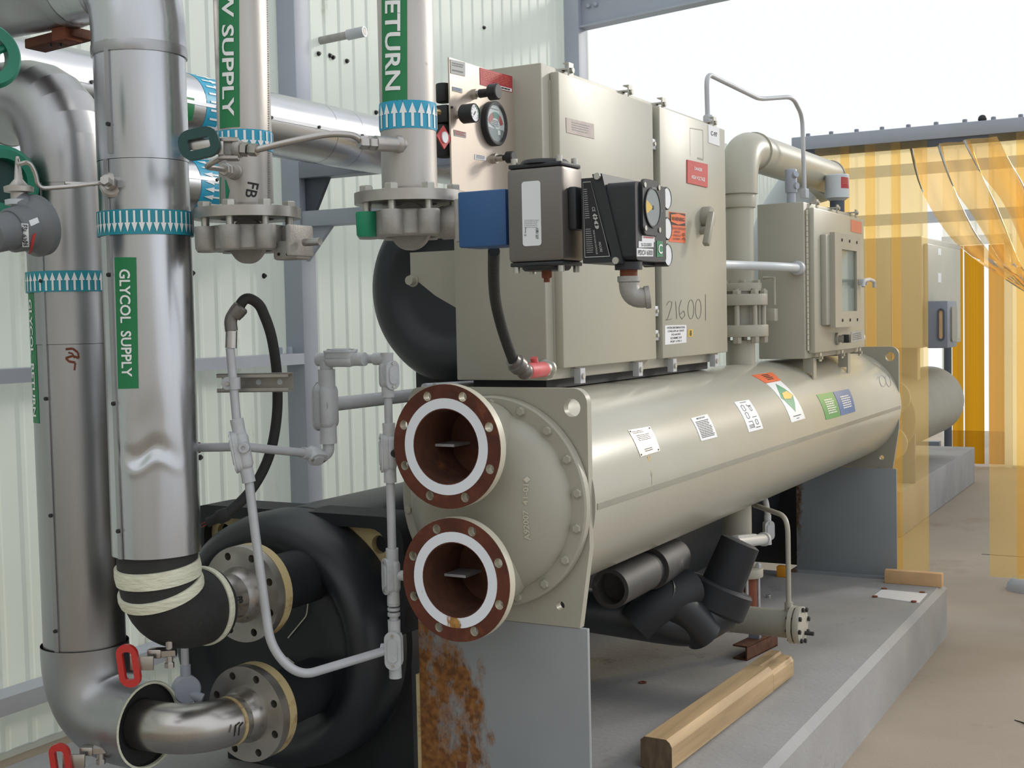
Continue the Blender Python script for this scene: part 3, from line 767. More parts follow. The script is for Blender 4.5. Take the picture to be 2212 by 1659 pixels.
# square end plate with lifting eyes showing behind the cover
zt = A(800, 1122, Y=YE+.02).z
hw = .335
ho = [circ(.024, 18, (hw-.075, zt-.06)), circ(.024, 18, (-hw+.075, zt-.06))]
MB().prism(rrect(-hw, ZE+.02, hw, zt, .05), ho, (XE, YE+.002, 0), EX, EZ, EY*.02).build('end_plate', 'rust_tan', ev)
MB().prism(rrect(-hw-.02, zt-.30, hw+.02, zt+.018, .06)+[], [rrect(-hw+.03, zt-.31+.02, hw-.03, zt-.014, .05)], (XE, YE-.03, 0), EX, EZ, EY*.12).build('foam_trim', 'black_foam', ev)
MB().box((XE-.3, YE+.03, PADZ), (XE+.33, YE+.06, ZE), .002).build('stand', 'black_foam', ev)
MB().box((XE-.3, YE+3.35, PADZ), (XE+.47, YE+3.37, 1.1), .002).build('stand', 'black_foam', ev)
# seam lines in the cover
for (pts) in ([(620, 1180), (655, 1225), (668, 1280), (662, 1330), (622, 1378)], [(620, 1420), (655, 1450), (680, 1510), (690, 1525)]):
    MB().tube([A(p[0], p[1], Y=YE-.105) for p in pts], .0016, 6, fil=.01).build('seam', 'white_band', ev)
# nozzle flanges of the evaporator, rusty cream, behind the stainless ones
YEF = 2.345
EU, ELo = A(520, 1284, Y=2.29), A(530, 1543, Y=2.29)
def flange(mbx, c, d, R, rb, th, holes=8, hr=.0095, pcd=None, n=56, ph=PI/8):
    u, v, d = frame(V(d)); pcd = pcd or R*.83
    bh = [circ(hr, 12, (pcd*cos(ph+k*2*PI/holes), pcd*sin(ph+k*2*PI/holes))) for k in range(holes)]
    return mbx.prism(circ(R, n), [circ(rb, 32)]+bh, c, u, v, d*th)
for c in (EU, ELo):
    a = V((c.x, 2.316, c.z))
    mb = flange(MB(), a, EY, .1143, .055, .026); mb.build('nozzle_flange', 'rust_tan', ev)
    MB().lathe(a+EY*.026, EY, [(0, .075), (.03, .07), (.26, .07), (.26, .055), (0, .055)], 40, loop=True).build('nozzle', 'black_foam', ev)
# ================================================================== VERTICAL PIPES
def facing(c): return math.atan2(-c[1], -c[0])       # angle of a vertical pipe's side towards the camera
def zAt(py, c, px=None):
    """height on a vertical pipe axis seen at image row py"""
    lo, hi = -1, 4
    for _ in range(40):
        m = (lo+hi)/2; v = V((c[0], c[1], m))-CL; w = v.dot(CW)
        y = 829.5-FPX*v.dot(CU)/w
        if y > py: lo = m
        else: hi = m
    return m
def arrows(S, n, up, parent, h=.0028, mat='white_print'):
    ik = Ink(S, h)
    for i in range(n):
        a = (i+.5)/n; w = .42/n
        if up: ik.poly([(a-w*.36, .94), (a+w*.36, .94), (a+w*.36, .45), (a-w*.36, .45)]).poly([(a-w, .46), (a+w, .46), (a, .08)])
        else: ik.poly([(a-w*.36, .06), (a+w*.36, .06), (a+w*.36, .55), (a-w*.36, .55)]).poly([(a-w, .54), (a+w, .54), (a, .92)])
    return ik.build('arrows', mat, parent)
def vband(c, r, py0, py1, mat, parent, up, n, half=1.9):
    z0, z1 = zAt(py0, c), zAt(py1, c); f = facing(c)
    S = cylmap('Z', c, r+(.0046 if r > .08 else 0), f-half, f+half, z0, z1)
    o = lab(decal(S, mat, parent, 'arrow_band', .0014, 36, 1), 'blue flow arrow band'); arrows(S, n, up, o); return o
def vlabel(c, r, q, text, parent, t0=.04, t1=.96, s0=.28, s1=.72, mat='green_label'):
    S = onCyl(q, 'Z', c, r); o = lab(decal(S, mat, parent, 'pipe_label', .0014, 6, 1), 'green pipe label with white lettering')
    if text: Ink(S, .0026).text(text, s0, t0, s1, t1, 90, .02).build('lettering', 'white_print', o)
    return o
def vjacket(c, r, z0, z1, mat, parent, name='jacket', dent=None, rows=1, n=72):
    mb = MB(); vs_ = []; fs = []
    for i in range(rows+1):
        z = z0+(z1-z0)*i/rows
        for j in range(n):
            a = 2*PI*j/n; rr = r+(dent(a, z) if dent else 0)
            vs_.append((c[0]+rr*cos(a), c[1]+rr*sin(a), z))
    for i in range(rows):
        for j in range(n): fs.append([i*n+j, i*n+(j+1) % n, (i+1)*n+(j+1) % n, (i+1)*n+j])
    fs.append([j for j in range(n)]); fs.append([rows*n+j for j in range(n)])
    return mb.add(vs_, fs).build(name, mat, parent, sharp=60)
def seam(c, r, px, py, z0, z1, parent, mat='jacket_dark'):
    a = hit(px, py, 'Z', c, r)[0]; e = V((cos(a), sin(a), 0)); tg = V((-sin(a), cos(a), 0))
    p = V((c[0], c[1], z0))+e*r
    MB().obox(p-tg*.011-e*.001, tg*.011, EZ*(z1-z0), e*.004).build('lap_seam', mat, parent)
    z = z0+.06
    while z < z1:
        q = p-tg*.006+EZ*(z-z0)+e*.003; MB().cyl(q, q+e*.004, .0045, n=8).build('screw', 'screw_dark', parent); z += .27
def ring_on(p, d, r, w, mat, parent, name, t=.003):
    return MB().lathe(V(p)-V(d).normalized()*w/2, d, [(0, r-.004), (0, r+t), (w*.5, r+t*1.5), (w, r+t), (w, r-.004)], 48).build(name, mat, parent)

# ---- glycol supply riser
GS = (EU.x, 2.026); RJ = .0945
gs = thing('glycol_supply_pipe', 'silver clad glycol supply riser with green label and black foam elbow', 'pipe', (GS[0], GS[1], .75))
zj0, zj1, zj2 = zAt(1192, GS), zAt(352, GS), zAt(103, GS)
zd = zAt(968, GS); fd = facing(GS)-.18
def dent(a, z):
    da = (a-fd+PI) % (2*PI)-PI; dz = z-zd-.012*math.sin(da*6)
    v = -.011*math.exp(-(da/.42)**2-(dz/.020)**2)-.006*math.exp(-(da/.35)**2-((dz-.05)/.06)**2)
    return v+.004*math.exp(-(da/.5)**2-((dz+.028)/.012)**2)+.0008*math.sin(a*5+z*7)
vjacket(GS, RJ, zj0, zj1-.001, 'jacket', gs, dent=dent, rows=150, n=96)
vjacket(GS, RJ+.0012, zj1, zj2, 'jacket', gs)
seam(GS, RJ+.001, 246, 700, zj0, zj1, gs); seam(GS, RJ+.002, 240, 230, zj1+.01, zj2, gs)
ZHS = 2.222
# gored elbow up top and the run towards the wall
def gored(name, pts, r, mat, parent, seg=5, n=48, fil=.15):
    return MB().tube(pts, r, n, fil=fil, seg=seg).build(name, mat, parent, sharp=8)
gored('elbow_jacket', [(GS[0], GS[1], zj2-.02), (GS[0], GS[1], ZHS), (GS[0]-.2, GS[1], ZHS)], RJ+.004, 'jacket', gs, 5, 56, .13)
ring_on((GS[0], GS[1], zj2-.012), EZ, RJ+.003, .022, 'jacket_dark', gs, 'collar', .002)
MB().lathe((GS[0]-.2, GS[1], ZHS), -EX, [(0, RJ-.002), (0, RJ+.001), (.76, RJ+.001), (.76, .05)], 56).build('jacket', 'jacket_dark', gs)
ring_on((GS[0]-.20, GS[1], ZHS), EX, RJ+.003, .03, 'jacket_dark', gs, 'collar', .002)
# foam on the lower bend
fo_r = .086
MB().tube([(GS[0], GS[1], zj0+.03), (GS[0], GS[1], EU.z), (GS[0], GS[1]+.155, EU.z)], fo_r, 48, fil=.115, seg=12).build('foam_elbow', 'black_rubber', gs, sharp=50)
MB().lathe((GS[0], GS[1]+.15, EU.z), EY, [(0, .04), (0, .068), (.028, .066), (.03, .05)], 40).build('foam_end', 'black_rubber', gs)
z1_ = zAt(1232, GS); ring_on((GS[0], GS[1], z1_), V((0, -.12, 1)), fo_r+.001, .036, 'white_band', gs, 'tape_band', .004)
ring_on((GS[0], GS[1]+.0072, EU.z+.0647), V((0, -.34, 1)), fo_r+.002, .024, 'white_band', gs, 'tape_band', .004)
ring_on((GS[0], GS[1]+.135, EU.z), V((0, 1, -.05)), fo_r+.0005, .016, 'white_band', gs, 'tape_band', .003)
MB().lathe((GS[0], GS[1]+.15, EU.z), EY, [(0, .05), (0, .0572), (.09, .0572), (.09, .05)], 40).build('bare_pipe', 'ss_smooth', gs)
MB().lathe((GS[0], 2.29, EU.z), EY, [(-.036, .0572), (-.03, .059), (-.006, .067), (0, .067), (0, .05), (-.036, .05)], 40, loop=True).build('hub', 'ss_smooth', gs)
flange(MB(), V((EU.x, 2.29, EU.z)), EY, .1143, .0575, .024).build('flange', 'ss_flange', gs)
S = onCyl(((510, 1290), (524, 1286), (524, 1302), (511, 1305)), 'Y', (EU.x, EU.z), .0573)
Ink(S, .001).text('FB', 0, 0, 1, 1).build('lettering', 'black_print', gs)
vband(GS, RJ, 460, 512, 'teal_band', gs, False, 26)
vlabel(GS, RJ, ((248, 556), (294, 556), (299, 839), (256, 840)), 'GLYCOL  SUPPLY', gs, .09, .91, .25, .75)
# ---- glycol return riser
GR = (-2.36, 2.13); RR = .0945
gr = thing('glycol_return_pipe', 'silver clad glycol return riser nearest the siding with cut open lower elbow', 'pipe', (GR[0], GR[1], .4))
za_, zb_, zc_, zd_ = ELo.z+.15, zAt(1396, GR), zAt(742, GR), zAt(384, GR)
vjacket(GR, RR, zb_, zc_-.001, 'jacket_dark', gr); vjacket(GR, RR+.001, zc_, zd_, 'jacket_dark', gr)
seam(GR, RR+.001, 108, 900, zb_, zd_, gr)
ZHR = 2.0
gored('elbow_jacket', [(GR[0], GR[1], zd_-.02), (GR[0], GR[1], ZHR), (GR[0]-.22, GR[1], ZHR)], RR+.004, 'jacket_dark', gr, 7, 56, .15)
MB().lathe((GR[0]-.22, GR[1], ZHR), -EX, [(0, RR-.002), (0, RR+.001), (.40, RR+.001), (.40, .05)], 48).build('jacket', 'jacket_dark', gr)
ring_on((GR[0]-.20, GR[1], ZHR), EX, RR+.003, .02, 'jacket_dark', gr, 'collar', .002)
# lower elbow jacket with foam showing in the cut mouth
pth = [(GR[0], GR[1], zb_+.01), (GR[0], GR[1], ELo.z), (GR[0]+.20, GR[1], ELo.z)]
mb = MB().tube(pth, RR+.007, 56, fil=.15, seg=10, caps=False); mb.build('elbow_jacket', 'jacket_dark', gr, sharp=60)
xm = GR[0]+.20
MB().lathe((xm-.075, GR[1], ELo.z), EX, [(0, .1005), (.07, .1005), (.055, .094), (.045, .06), (.05, .058), (0, .058)], 48, loop=True).build('foam', 'black_rubber', gr)
MB().lathe((xm-.006, GR[1], ELo.z), EX, [(0, .1005), (.007, .1005), (.007, .095), (0, .094)], 48, loop=True, arc=None).build('mouth_trim', 'white_band', gr)
MB().tube([(xm-.06, GR[1], ELo.z), (ELo.x, GR[1], ELo.z), (ELo.x, 2.27, ELo.z)], .0572, 40, fil=.15, seg=14).build('bare_elbow', 'ss_smooth', gr, sharp=60)
lab(ring_on((ELo.x, 2.232, ELo.z), EY, .0568, .008, 'rust_tan', gr, 'weld_bead', .001), 'brownish weld bead')
MB().lathe((ELo.x, 2.29, ELo.z), EY, [(-.036, .0572), (-.03, .059), (-.006, .067), (0, .067), (0, .05), (-.036, .05)], 40, loop=True).build('hub', 'ss_smooth', gr)
flange(MB(), V((ELo.x, 2.29, ELo.z)), EY, .1143, .0575, .024).build('flange', 'ss_flange', gr)
S = onCyl(((500, 1565), (526, 1556), (526, 1586), (502, 1594)), 'Y', (ELo.x, ELo.z), .0575)
Ink(S, .0012).line([(.1, .9), (.3, .1)], .12).line([(.5, .95), (.55, .3), (.9, .1)], .14).build('marker_scrawl', 'black_print', gr)
vband(GR, RR, 588, 632, 'teal_band', gr, True, 24)
fz = facing(GR)
S = cylmap('Z', GR, RR, fz-1.42, fz-1.02, zAt(632, GR), zAt(908, GR))
o = lab(decal(S, 'green_label', gr, 'pipe_label', .0014, 4, 1), 'green pipe label turned towards the siding')
Ink(S, .0026).text('GLYCOL  RETURN', .25, .05, .75, .95, 90, .02).build('lettering', 'white_print', o)
lab(Ink(onCyl(((138, 752), (176, 752), (176, 800), (138, 800)), 'Z', GR, RR), .0008).line([(.1, .05), (.5, .02), (.8, .2), (.85, .45), (.5, .35), (.1, .45), (.3, .6), (.65, .65), (.6, 1)], .11).line([(.25, .2), (.5, .25), (.6, .45)], .08).build('stain', 'rust_brown', gr), 'brown drip stain')

# ---- lug valve below a flange
def lug_valve(c, zt, parent, green=False):
    """body of a lug butterfly valve hanging under a flange; zt = top of the valve"""
    p = V((c[0], c[1], zt))
    MB().lathe(p, -EZ, [(0, .052), (0, .082), (.004, .084), (.048, .084), (.052, .08), (.052, .052)], 48, loop=True).build('valve_body', 'cast_ss', parent)
    f = facing(c)
    for k in range(8):
        a = f+PI/8+k*PI/4; q = p+V((cos(a), sin(a), 0))*.0955-EZ*.002
        m = 'green_paint' if green and k in (6,) else 'cast_ss'
        MB().lathe(q, -EZ, [(0, .012), (0, .0215), (.003, .0225), (.046, .0215), (.05, .019), (.05, 0)], 20).build('lug', m, parent)
    MB().lathe(p-EZ*.001, EZ, [(0, .05), (0, .062), (.003, .062), (.003, .05)], 32, loop=True).build('seat', 'black_rubber', parent)
    # disc turned edge on, bulging out below
    dm = MB(); c0 = p-EZ*.03
    dm.lathe(c0-EY*.006, EY, [(0, 0), (0, .049), (.012, .049), (.012, 0)], 40); dm.build('disc', 'cast_ss', parent)
def top_flange(c, z, parent, th=.022):
    """pipe end flange, z = its underside"""
    p = V((c[0], c[1], z)); f = facing(c)
    flange(MB(), p, EZ, .1143, .0565, th, ph=f+PI/8-0.0, hr=.0085, pcd=.0955).build('flange', 'ss_flange', parent)
    MB().lathe(p, EZ, [(th, .0575), (th, .068), (th+.004, .067), (th+.01, .0575)], 40, loop=True).build('hub', 'ss_flange', parent)
    for k in range(8):
        u, v_, _ = frame(EZ); a = f+PI/8+k*PI/4; q = p+(u*cos(a)+v_*sin(a))*.0955
        mb = MB().hexa(q+EZ*th, q+EZ*(th+.013), .0145); mb.cyl(q-EZ*.02, q+EZ*th, .0075, n=12); mb.build('bolt', 'bolt_zinc', parent)
    # face seen between flange and valve
RP = .0572
# ---- chilled water supply drop
SU = (-1.822, 2.135)
su = thing('water_supply_pipe', 'stainless drop pipe lettered W SUPPLY ending in a lug valve', 'pipe', (SU[0], SU[1], 1.62))
zf = zAt(474, SU); vjacket(SU, RP, zf+.012, 3.1, 'stainless', su, 'pipe')
top_flange(SU, zf, su); lug_valve(SU, zf-.016, su)
vband(SU, RP, 287, 330, 'cyan_band', su, False, 13)
vlabel(SU, RP, ((473, -60), (516, -60), (518, 274), (476, 278)), 'CW SUPPLY', su, -.02, .93, .22, .78)
S = onCyl(((532, 392), (562, 398), (555, 430), (526, 424)), 'Z', SU, RP)
lab(Ink(S, .001).text('FB', .1, 0, .9, 1, 90).build('lettering', 'black_print', su), 'FB written in marker')
S = onCyl(((476, 382), (492, 384), (500, 440), (476, 440)), 'Z', SU, RP)
lab(Ink(S, .0008).poly([(0, 0), (.8, .1), (1, .5), (.7, 1), (0, 1)]).build('paint_patch', 'green_paint', su), 'patch of green paint')
S = onCyl(((575, -20), (582, -20), (584, 430), (577, 430)), 'Z', SU, RP)
Ink(S, .0006).rows(.2, 0, .8, 1, 90, .6, .5).build('stencil', 'grey_print', su)
# gear housing side of the supply valve: bracket, plate and stub shaft towards the right
bp_ = V((SU[0]+.105, SU[1]+.0, zf-.042))
b0 = A(600, 490, Y=SU[1]); b1 = A(657, 560, Y=SU[1])
MB().box((b0.x, SU[1]-.02, b1.z), (b1.x-.004, SU[1]+.03, (b0.z+b1.z)/2+.004), .006).build('bracket', 'cast_ss', su)
MB().box((b1.x-.012, SU[1]-.045, b1.z+.006), (b1.x, SU[1]+.035, b0.z), .004).build('bracket_plate', 'cast_ss', su)
q0 = A(657, 524, Y=SU[1]-.01); q1 = A(692, 528, Y=SU[1]-.01)
MB().tube([q0, V((q1.x, q1.y, q0.z))], .008, 14).build('stem', 'ss_smooth', su)
for dx in (745, 815, 885):
    p = A(400+dx*.2712, 400+550*.2712, Y=SU[1]-.0205); MB().cyl(p, p-EY*.001, .0035, n=10).build('hole', 'dark_hole', su)
# ---- chilled water return drop
RE = (-1.449, 2.205)
re_ = thing('water_return_pipe', 'stainless drop pipe lettered RETURN with blue upward arrows', 'pipe', (RE[0], RE[1], 1.6))
zr = zAt(441, RE); vjacket(RE, RP, zr+.012, 3.1, 'stainless', re_, 'pipe')
top_flange(RE, zr, re_)
vband(RE, RP, 226, 285, 'cyan_band', re_, True, 12)
vlabel(RE, RP, ((824, -185), (879, -185), (880, 219), (827, 222)), 'CW RETURN', re_, .05, .94, .2, .78)
S = onCyl(((868, 418), (888, 412), (890, 432), (870, 436)), 'Z', RE, RP)

# ================================================================== STEEL TUBING BETWEEN THE DROP PIPES
tb = thing('sensing_tube', 'thin bent stainless tube linking the two drop pipes through a ball valve', 'tube', A(700, 295, d=2.5))
t0 = A(862, 312, Y=RE[1]-.052); t1 = A(800, 309, d=2.52)
dirs = (t1-t0).normalized()
tap = thing('pipe_tap', 'welded stainless stub on the return drop pipe with tube fitting', 'fitting', t0)
MB().tube([t0+V((.01, .02, 0)), t0+dirs*.055], .0155, 20).build('stub', 'stainless', tap)
MB().lathe(t0, dirs, [(-.006, .015), (-.002, .019), (.004, .0185), (.008, .0155)], 20).build('weld_bead', 'stainless', tap)
MB().hexa(t0+dirs*.055, t0+dirs*.072, .0145).build('nut', 'ss_smooth', tap); MB().hexa(t0+dirs*.074, t0+dirs*.092, .0135).build('nut', 'ss_smooth', tap)
vb = A(505, 318, d=2.50)
pth = [t0+dirs*.085, A(770, 292, d=2.50), A(712, 288, d=2.47), A(640, 303, d=2.45), A(552, 324, d=2.46)]
MB().tube(pth, .0065, 14, fil=.05, seg=8).build('tube', 'ss_smooth', tb, sharp=60)
e0 = A(552, 324, d=2.46); e1 = A(515, 322, d=2.47); dv = (e1-e0).normalized()
bv = thing('ball_valve', 'small steel ball valve with dark green oval handle on the supply drop', 'valve', e1)
MB().hexa(e0-dv*.004, e0+dv*.014, .0125).build('nut', 'ss_smooth', bv)
MB().hexa(e0+dv*.016, e0+dv*.03, .014).build('nut', 'ss_smooth', bv)
MB().cyl(e0+dv*.03, e0+dv*.045, .017, n=20, bev=.002).build('end_piece', 'cast_ss', bv)
vc = e0+dv*.052
MB().obox(vc-CR*.014-CU*.022-CW*.01, CR*.028, CU*.040, CW*.03, .004).build('body', 'cast_ss', bv)
for s in (-1, 1):
    q = vc+CU*(.017*s-.002)-CW*.012; MB().hexa(q-CR*.022, q+CR*.016, .0055).build('bolt', 'ss_smooth', bv)
MB().obox(vc-CR*.042-CU*.014-CW*.016, CR*.03, CU*.03, CW*.003, .001).build('lever', 'ss_smooth', bv)
hc_ = A(432, 312, d=2.44)
ho_ = [(x*cos(.22)-y*sin(.22), x*sin(.22)+y*cos(.22)) for x, y in rrect(-.040, -.027, .038, .031, .024)]
hi_ = [(x*cos(.22)-y*sin(.22), x*sin(.22)+y*cos(.22)) for x, y in rrect(-.022, -.010, .020, .012, .004)]
MB().prism(ho_, [hi_], hc_-CW*.006, CR, CU, CW*.014).build('handle', 'green_dark', bv)
MB().obox(hc_-CR*.024-CU*.010+CW*.004, CR*.06, CU*.022, CW*.003, .001).build('lever', 'ss_smooth', bv)
# lower stub on the supply drop
s1 = A(506, 370, Y=SU[1]-.056); s0_ = A(425, 355, d=2.42); ds = (s0_-s1).normalized(); Ls = (s0_-s1).length
tp2 = thing('pipe_tap', 'welded stub with hex fitting on the supply drop under the green handle', 'fitting', s1)
MB().tube([s1-ds*.012, s1+ds*.046], .0148, 20).build('stub', 'stainless', tp2)
MB().lathe(s1, ds, [(-.006, .0145), (-.002, .0185), (.004, .018), (.008, .015)], 20).build('weld_bead', 'stainless', tp2)
MB().hexa(s1+ds*.046, s1+ds*.058, .0145).build('nut', 'ss_smooth', tp2); MB().hexa(s1+ds*.060, s1+ds*.078, .0135).build('nut', 'ss_smooth', tp2)
MB().tube([s1+ds*.076, s1+ds*.112, vc-CR*.06-CU*.03+CW*.03, vc-CR*.02-CU*.012+CW*.02], .006, 12, fil=.02).build('tube', 'ss_smooth', tp2)

# ================================================================== INSTRUMENTS AT THE FAR LEFT
# pressure switch on the return riser
pc = A(66, 490, d=2.55)
ps = thing('pressure_switch', 'grey drum shaped pressure switch with white label beside the return riser', 'instrument', pc)
ax = (A(14, 500, d=2.50)-pc).normalized()
MB().lathe(pc-ax*.028, ax, [(0, .02), (0, .055), (.006, .062), (.022, .062), (.03, .054), (.036, .050), (.04, .046), (.075, .044), (.078, .04), (.078, 0)], 40).build('housing', 'grey_device', ps); psh = ps.children[0]
MB().lathe(pc+ax*.05, ax, [(0, .03), (0, .0375), (.05, .0375), (.052, .034), (.052, 0)], 32).build('cap', 'grey_device', ps)
pn = A(42, 443, d=2.55)
MB().cyl(pc+EZ*.03, pn+EZ*.004, .026, n=24).build('neck', 'grey_device', ps)
lab(MB().lathe(pn, EZ, [(0, .02), (0, .027), (.010, .0275), (.012, .02)], 28).build('collar', 'lgrey_pipe', ps), 'pale ring nut')
MB().lathe(pn+EZ*.012, EZ, [(0, .016), (.012, .016), (.014, .028), (.024, .029), (.028, .018), (.04, .008), (.075, .005), (.085, .003)], 28).build('connector', 'stainless', ps)
u_, w_, _ = frame(ax)
def drum(q): return onYq(q, pc.y-.0475)
fl_ = A(49, 508, d=2.48)
S = onMesh(((47, 482), (60, 484), (62, 532), (49, 533)), psh)
o = lab(decal(S, 'white_label', ps, 'label', .0015, 4, 4), 'white label lettered FSL 6303'); Ink(S, .0028).text('FSL 6303', .2, .06, .8, .94, 90).build('lettering', 'black_print', o)
S = onMesh(((62, 477), (80, 470), (84, 481), (66, 489)), psh)
decal(S, 'white_label', ps, 'label', .0015, 4, 4)
S = onMesh(((70, 508), (77, 503), (68, 546), (62, 548)), psh)
lab(decal(S, 'red_label', ps, 'label', .0015, 3, 4), 'strip of red tape')
cc_ = pc+ax*.1025
Ink(flat([cc_-w_*.014+u_*.018, cc_+w_*.014+u_*.018, cc_+w_*.014-u_*.018, cc_-w_*.014-u_*.018], ax), .001).text('C', .2, .1, .8, .9).build('lettering', 'green_label', ps)
# capillary from the switch to a tap on the supply riser
ta = A(233, 393, d=2.62)
MB().tube([pn+EZ*.09, A(38, 357, d=2.53), A(62, 348, d=2.53), A(76, 372, d=2.54), A(83, 408, d=2.55), A(160, 402, d=2.58), ta], .0045, 10, fil=.03).build('capillary', 'ss_smooth', ps)
tg = thing('pipe_tap', 'hex tap fitting clamped to the clad glycol supply riser', 'fitting', ta)
MB().tube([A(140, 396, d=2.58), A(205, 398, d=2.61)], .004, 10).build('stem', 'ss_smooth', tg)
dt_ = (A(262, 412, d=2.7)-ta).normalized()
MB().hexa(ta-dt_*.02, ta, .010).build('nut', 'ss_smooth', tg); MB().hexa(ta, ta+dt_*.022, .015).build('nut', 'ss_smooth', tg)
MB().lathe(ta+dt_*.02, dt_, [(0, .022), (.004, .027), (.02, .03), (.05, .032)], 24).build('boss', 'stainless', tg)
# green valve bodies at the frame edge
gv = thing('green_handwheel', 'green handwheel valve partly seen beside the upper silver elbow', 'valve', A(-12, 130, d=2.35))
cw = A(-28, 120, d=2.35); axw = (CW*-.75+CR*.6).normalized()
u1, v1, _ = frame(axw)
MB().lathe(cw, axw, [(-.012, .035), (-.014, .055), (0, .062), (.014, .055), (.012, .035)], 48, loop=True).build('rim', 'green_valve', gv)
MB().lathe(cw, axw, [(-.02, 0), (-.02, .018), (.02, .018), (.02, 0)], 20).build('hub', 'green_valve', gv)
for k in range(4):
    a = k*PI/2+.5; e = u1*cos(a)+v1*sin(a); MB().cyl(cw, cw+e*.045, .007, n=10).build('spoke', 'green_valve', gv)
g2 = thing('green_valve', 'teal green valve body hanging behind the pressure switch', 'valve', A(20, 400, d=2.95))
cw = A(-2, 395, d=2.84)
MB().lathe(cw, axw, [(-.05, .05), (-.045, .078), (.03, .08), (.04, .07), (.04, .05)], 48, loop=True).build('body', 'green_valve', g2)
MB().lathe(cw, axw, [(-.03, 0), (-.03, .056), (.01, .056), (.01, 0)], 32).build('disc', 'green_dark', g2)
MB().obox(A(-12, 470, d=2.9), CR*.06, CU*.05, CW*.05, .008).build('boss', 'green_valve', g2)
S = flat([A(40, 352, d=2.86), A(63, 352, d=2.86), A(63, 390, d=2.86), A(42, 390, d=2.86)], -CW)
o = decal(S, 'green_label', g2, 'tag', .003); Ink(S, .004).text('C', .3, .3, .75, .85, 90).build('lettering', 'white_print', o)
# clamp under the horizontal run at the top left
hp = A(100, 80, Y=GS[1]+.02)
hg = thing('pipe_hanger', 'rusty clamp hanging under the silver run at the top of the risers', 'hanger', hp)
MB().obox(A(52, 84, Y=GS[1]+.01), A(158, 56, Y=GS[1]+.01)-A(52, 84, Y=GS[1]+.01), EY*.06, -EZ*.022, .003).build('strap', 'rust_dark', hg)
MB().obox(A(110, 60, Y=GS[1]-.005), EX*.045, EY*.05, -EZ*.03, .003).build('lug', 'rust_brown', hg)
for px in (108, 130): 
    p = A(px, 84, Y=GS[1]+.02); MB().cyl(p, p-EZ*.018, .004, n=8).build('bolt', 'screw_dark', hg)

# ================================================================== BALL VALVES WITH RED HANDLES
def red_valve(px, py, d, label, hv=True):
    p = A(px, py, d=d)
    t = thing('drain_valve', label, 'valve', p, 'red handled drain valves')
    o_ = rrect(-.0215, -.046, .0215, .046, .021); i_ = rrect(-.0095, -.030, .0095, .030, .006)
    u = (CR*.985-CU*.0+CW*.17).normalized(); v = (CU*.97-CR*.14).normalized()
    MB().prism(o_, [i_], p-CW*.006, u, v, CW*.014).build('handle', 'red_handle', t)
    q = p+CR*.03+CU*.008+CW*.03
    MB().obox(p+CR*.0-CU*.012+CW*.008, CR*.05, CU*.03, CW*.006, .001).build('lever', 'ss_smooth', t)
    MB().obox(q, CR*.03, CU*.02, CW*.03, .003).build('body', 'ss_smooth', t)
    MB().cyl(q+CR*.045+CW*.015-CU*.02, q+CR*.045+CW*.015+CU*.05, .008, n=14).build('stem', 'ss_smooth', t)
    MB().hexa(q+CR*.03+CW*.015+CU*.01, q+CR*.06+CW*.015+CU*.012, .012).build('nut', 'ss_smooth', t)
    MB().hexa(q+CR*.045+CW*.015-CU*.022, q+CR*.045+CW*.015-CU*.01, .011).build('nut', 'ss_smooth', t)
    return t
red_valve(278, 1438, 2.72, 'drain valve with red oval handle under the black foam elbow')
red_valve(132, 1650, 2.86, 'drain valve with red oval handle under the clad return elbow')
# junction box with conduit under the supply elbow
jb = A(402, 1488, d=3.05)
jt_ = thing('junction_box', 'round blue grey conduit box under the black foam elbow', 'junction box', jb)
axj = (CR*.45-CW*.9).normalized()
MB().lathe(jb-axj*.0, axj, [(-.02, 0), (-.02, .03), (-.01, .0335), (.012, .0335), (.016, .0305), (.016, 0)], 32).build('body', 'steel_blue', jt_)
MB().cyl(jb+EZ*.02, jb+EZ*.058, .0125, n=18).build('hub', 'steel_blue', jt_)
MB().cyl(jb+EZ*.056, jb+EZ*.12, .0095, n=16).build('conduit', 'galv', jt_)
MB().cyl(jb+CR*.01-CU*.012, jb+CR*.04-CU*.024, .012, n=18).build('hub', 'steel_blue', jt_)
# ================================================================== CONTROL CABINET
XD = -1.40
XB = -1.425
cb = thing('control_cabinet', 'tall tan two door electrical cabinet standing above the condenser', 'cabinet', (-1.53, 3.37, 1.30))
cy0, cy1 = 2.757, 3.985
cz0, cz1 = 1.305, A(1186, 141, X=XB).z
xbk = A(984, 700, Y=cy0).x
MB().box((xbk, cy0, cz0), (XB, cy1, cz1), .004).build('body', 'tan', cb)
def door(px0, px1, pt, pb, name='door'):
    a = A(px0, pt[0], X=XD); b = A(px1, pt[1], X=XD)
    z1 = (a.z+b.z)/2; z0 = cz0+.028
    return MB().box((XB+.0005, a.y, z0), (XD, b.y, z1), .004).build(name, 'tan_gloss', cb), a.y, b.y, z0, z1
d1, d1a, d1b, dz0, dz1 = door(1206, 1410, (157, 223), None)
d2, d2a, d2b, _, dz2 = door(1424, 1566, (229, 280), None)
# piano hinge
hy = A(1197, 500, X=XB).y
MB().box((XB, hy-.016, dz0+.01), (XB+.003, hy+.014, dz1-.02)).build('hinge_leaf', 'tan', cb)
z = dz0+.02; kn = None
while z < dz1-.04:
    mb = MB().cyl((XB+.006, hy, z), (XB+.006, hy, z+.0225), .0055, n=10)
    if kn is None: kn = mb.build('hinge_knuckle', 'tan_edge', cb)
    else: copy_of(kn, cb, (XB+.006, hy, z))
    z += .024
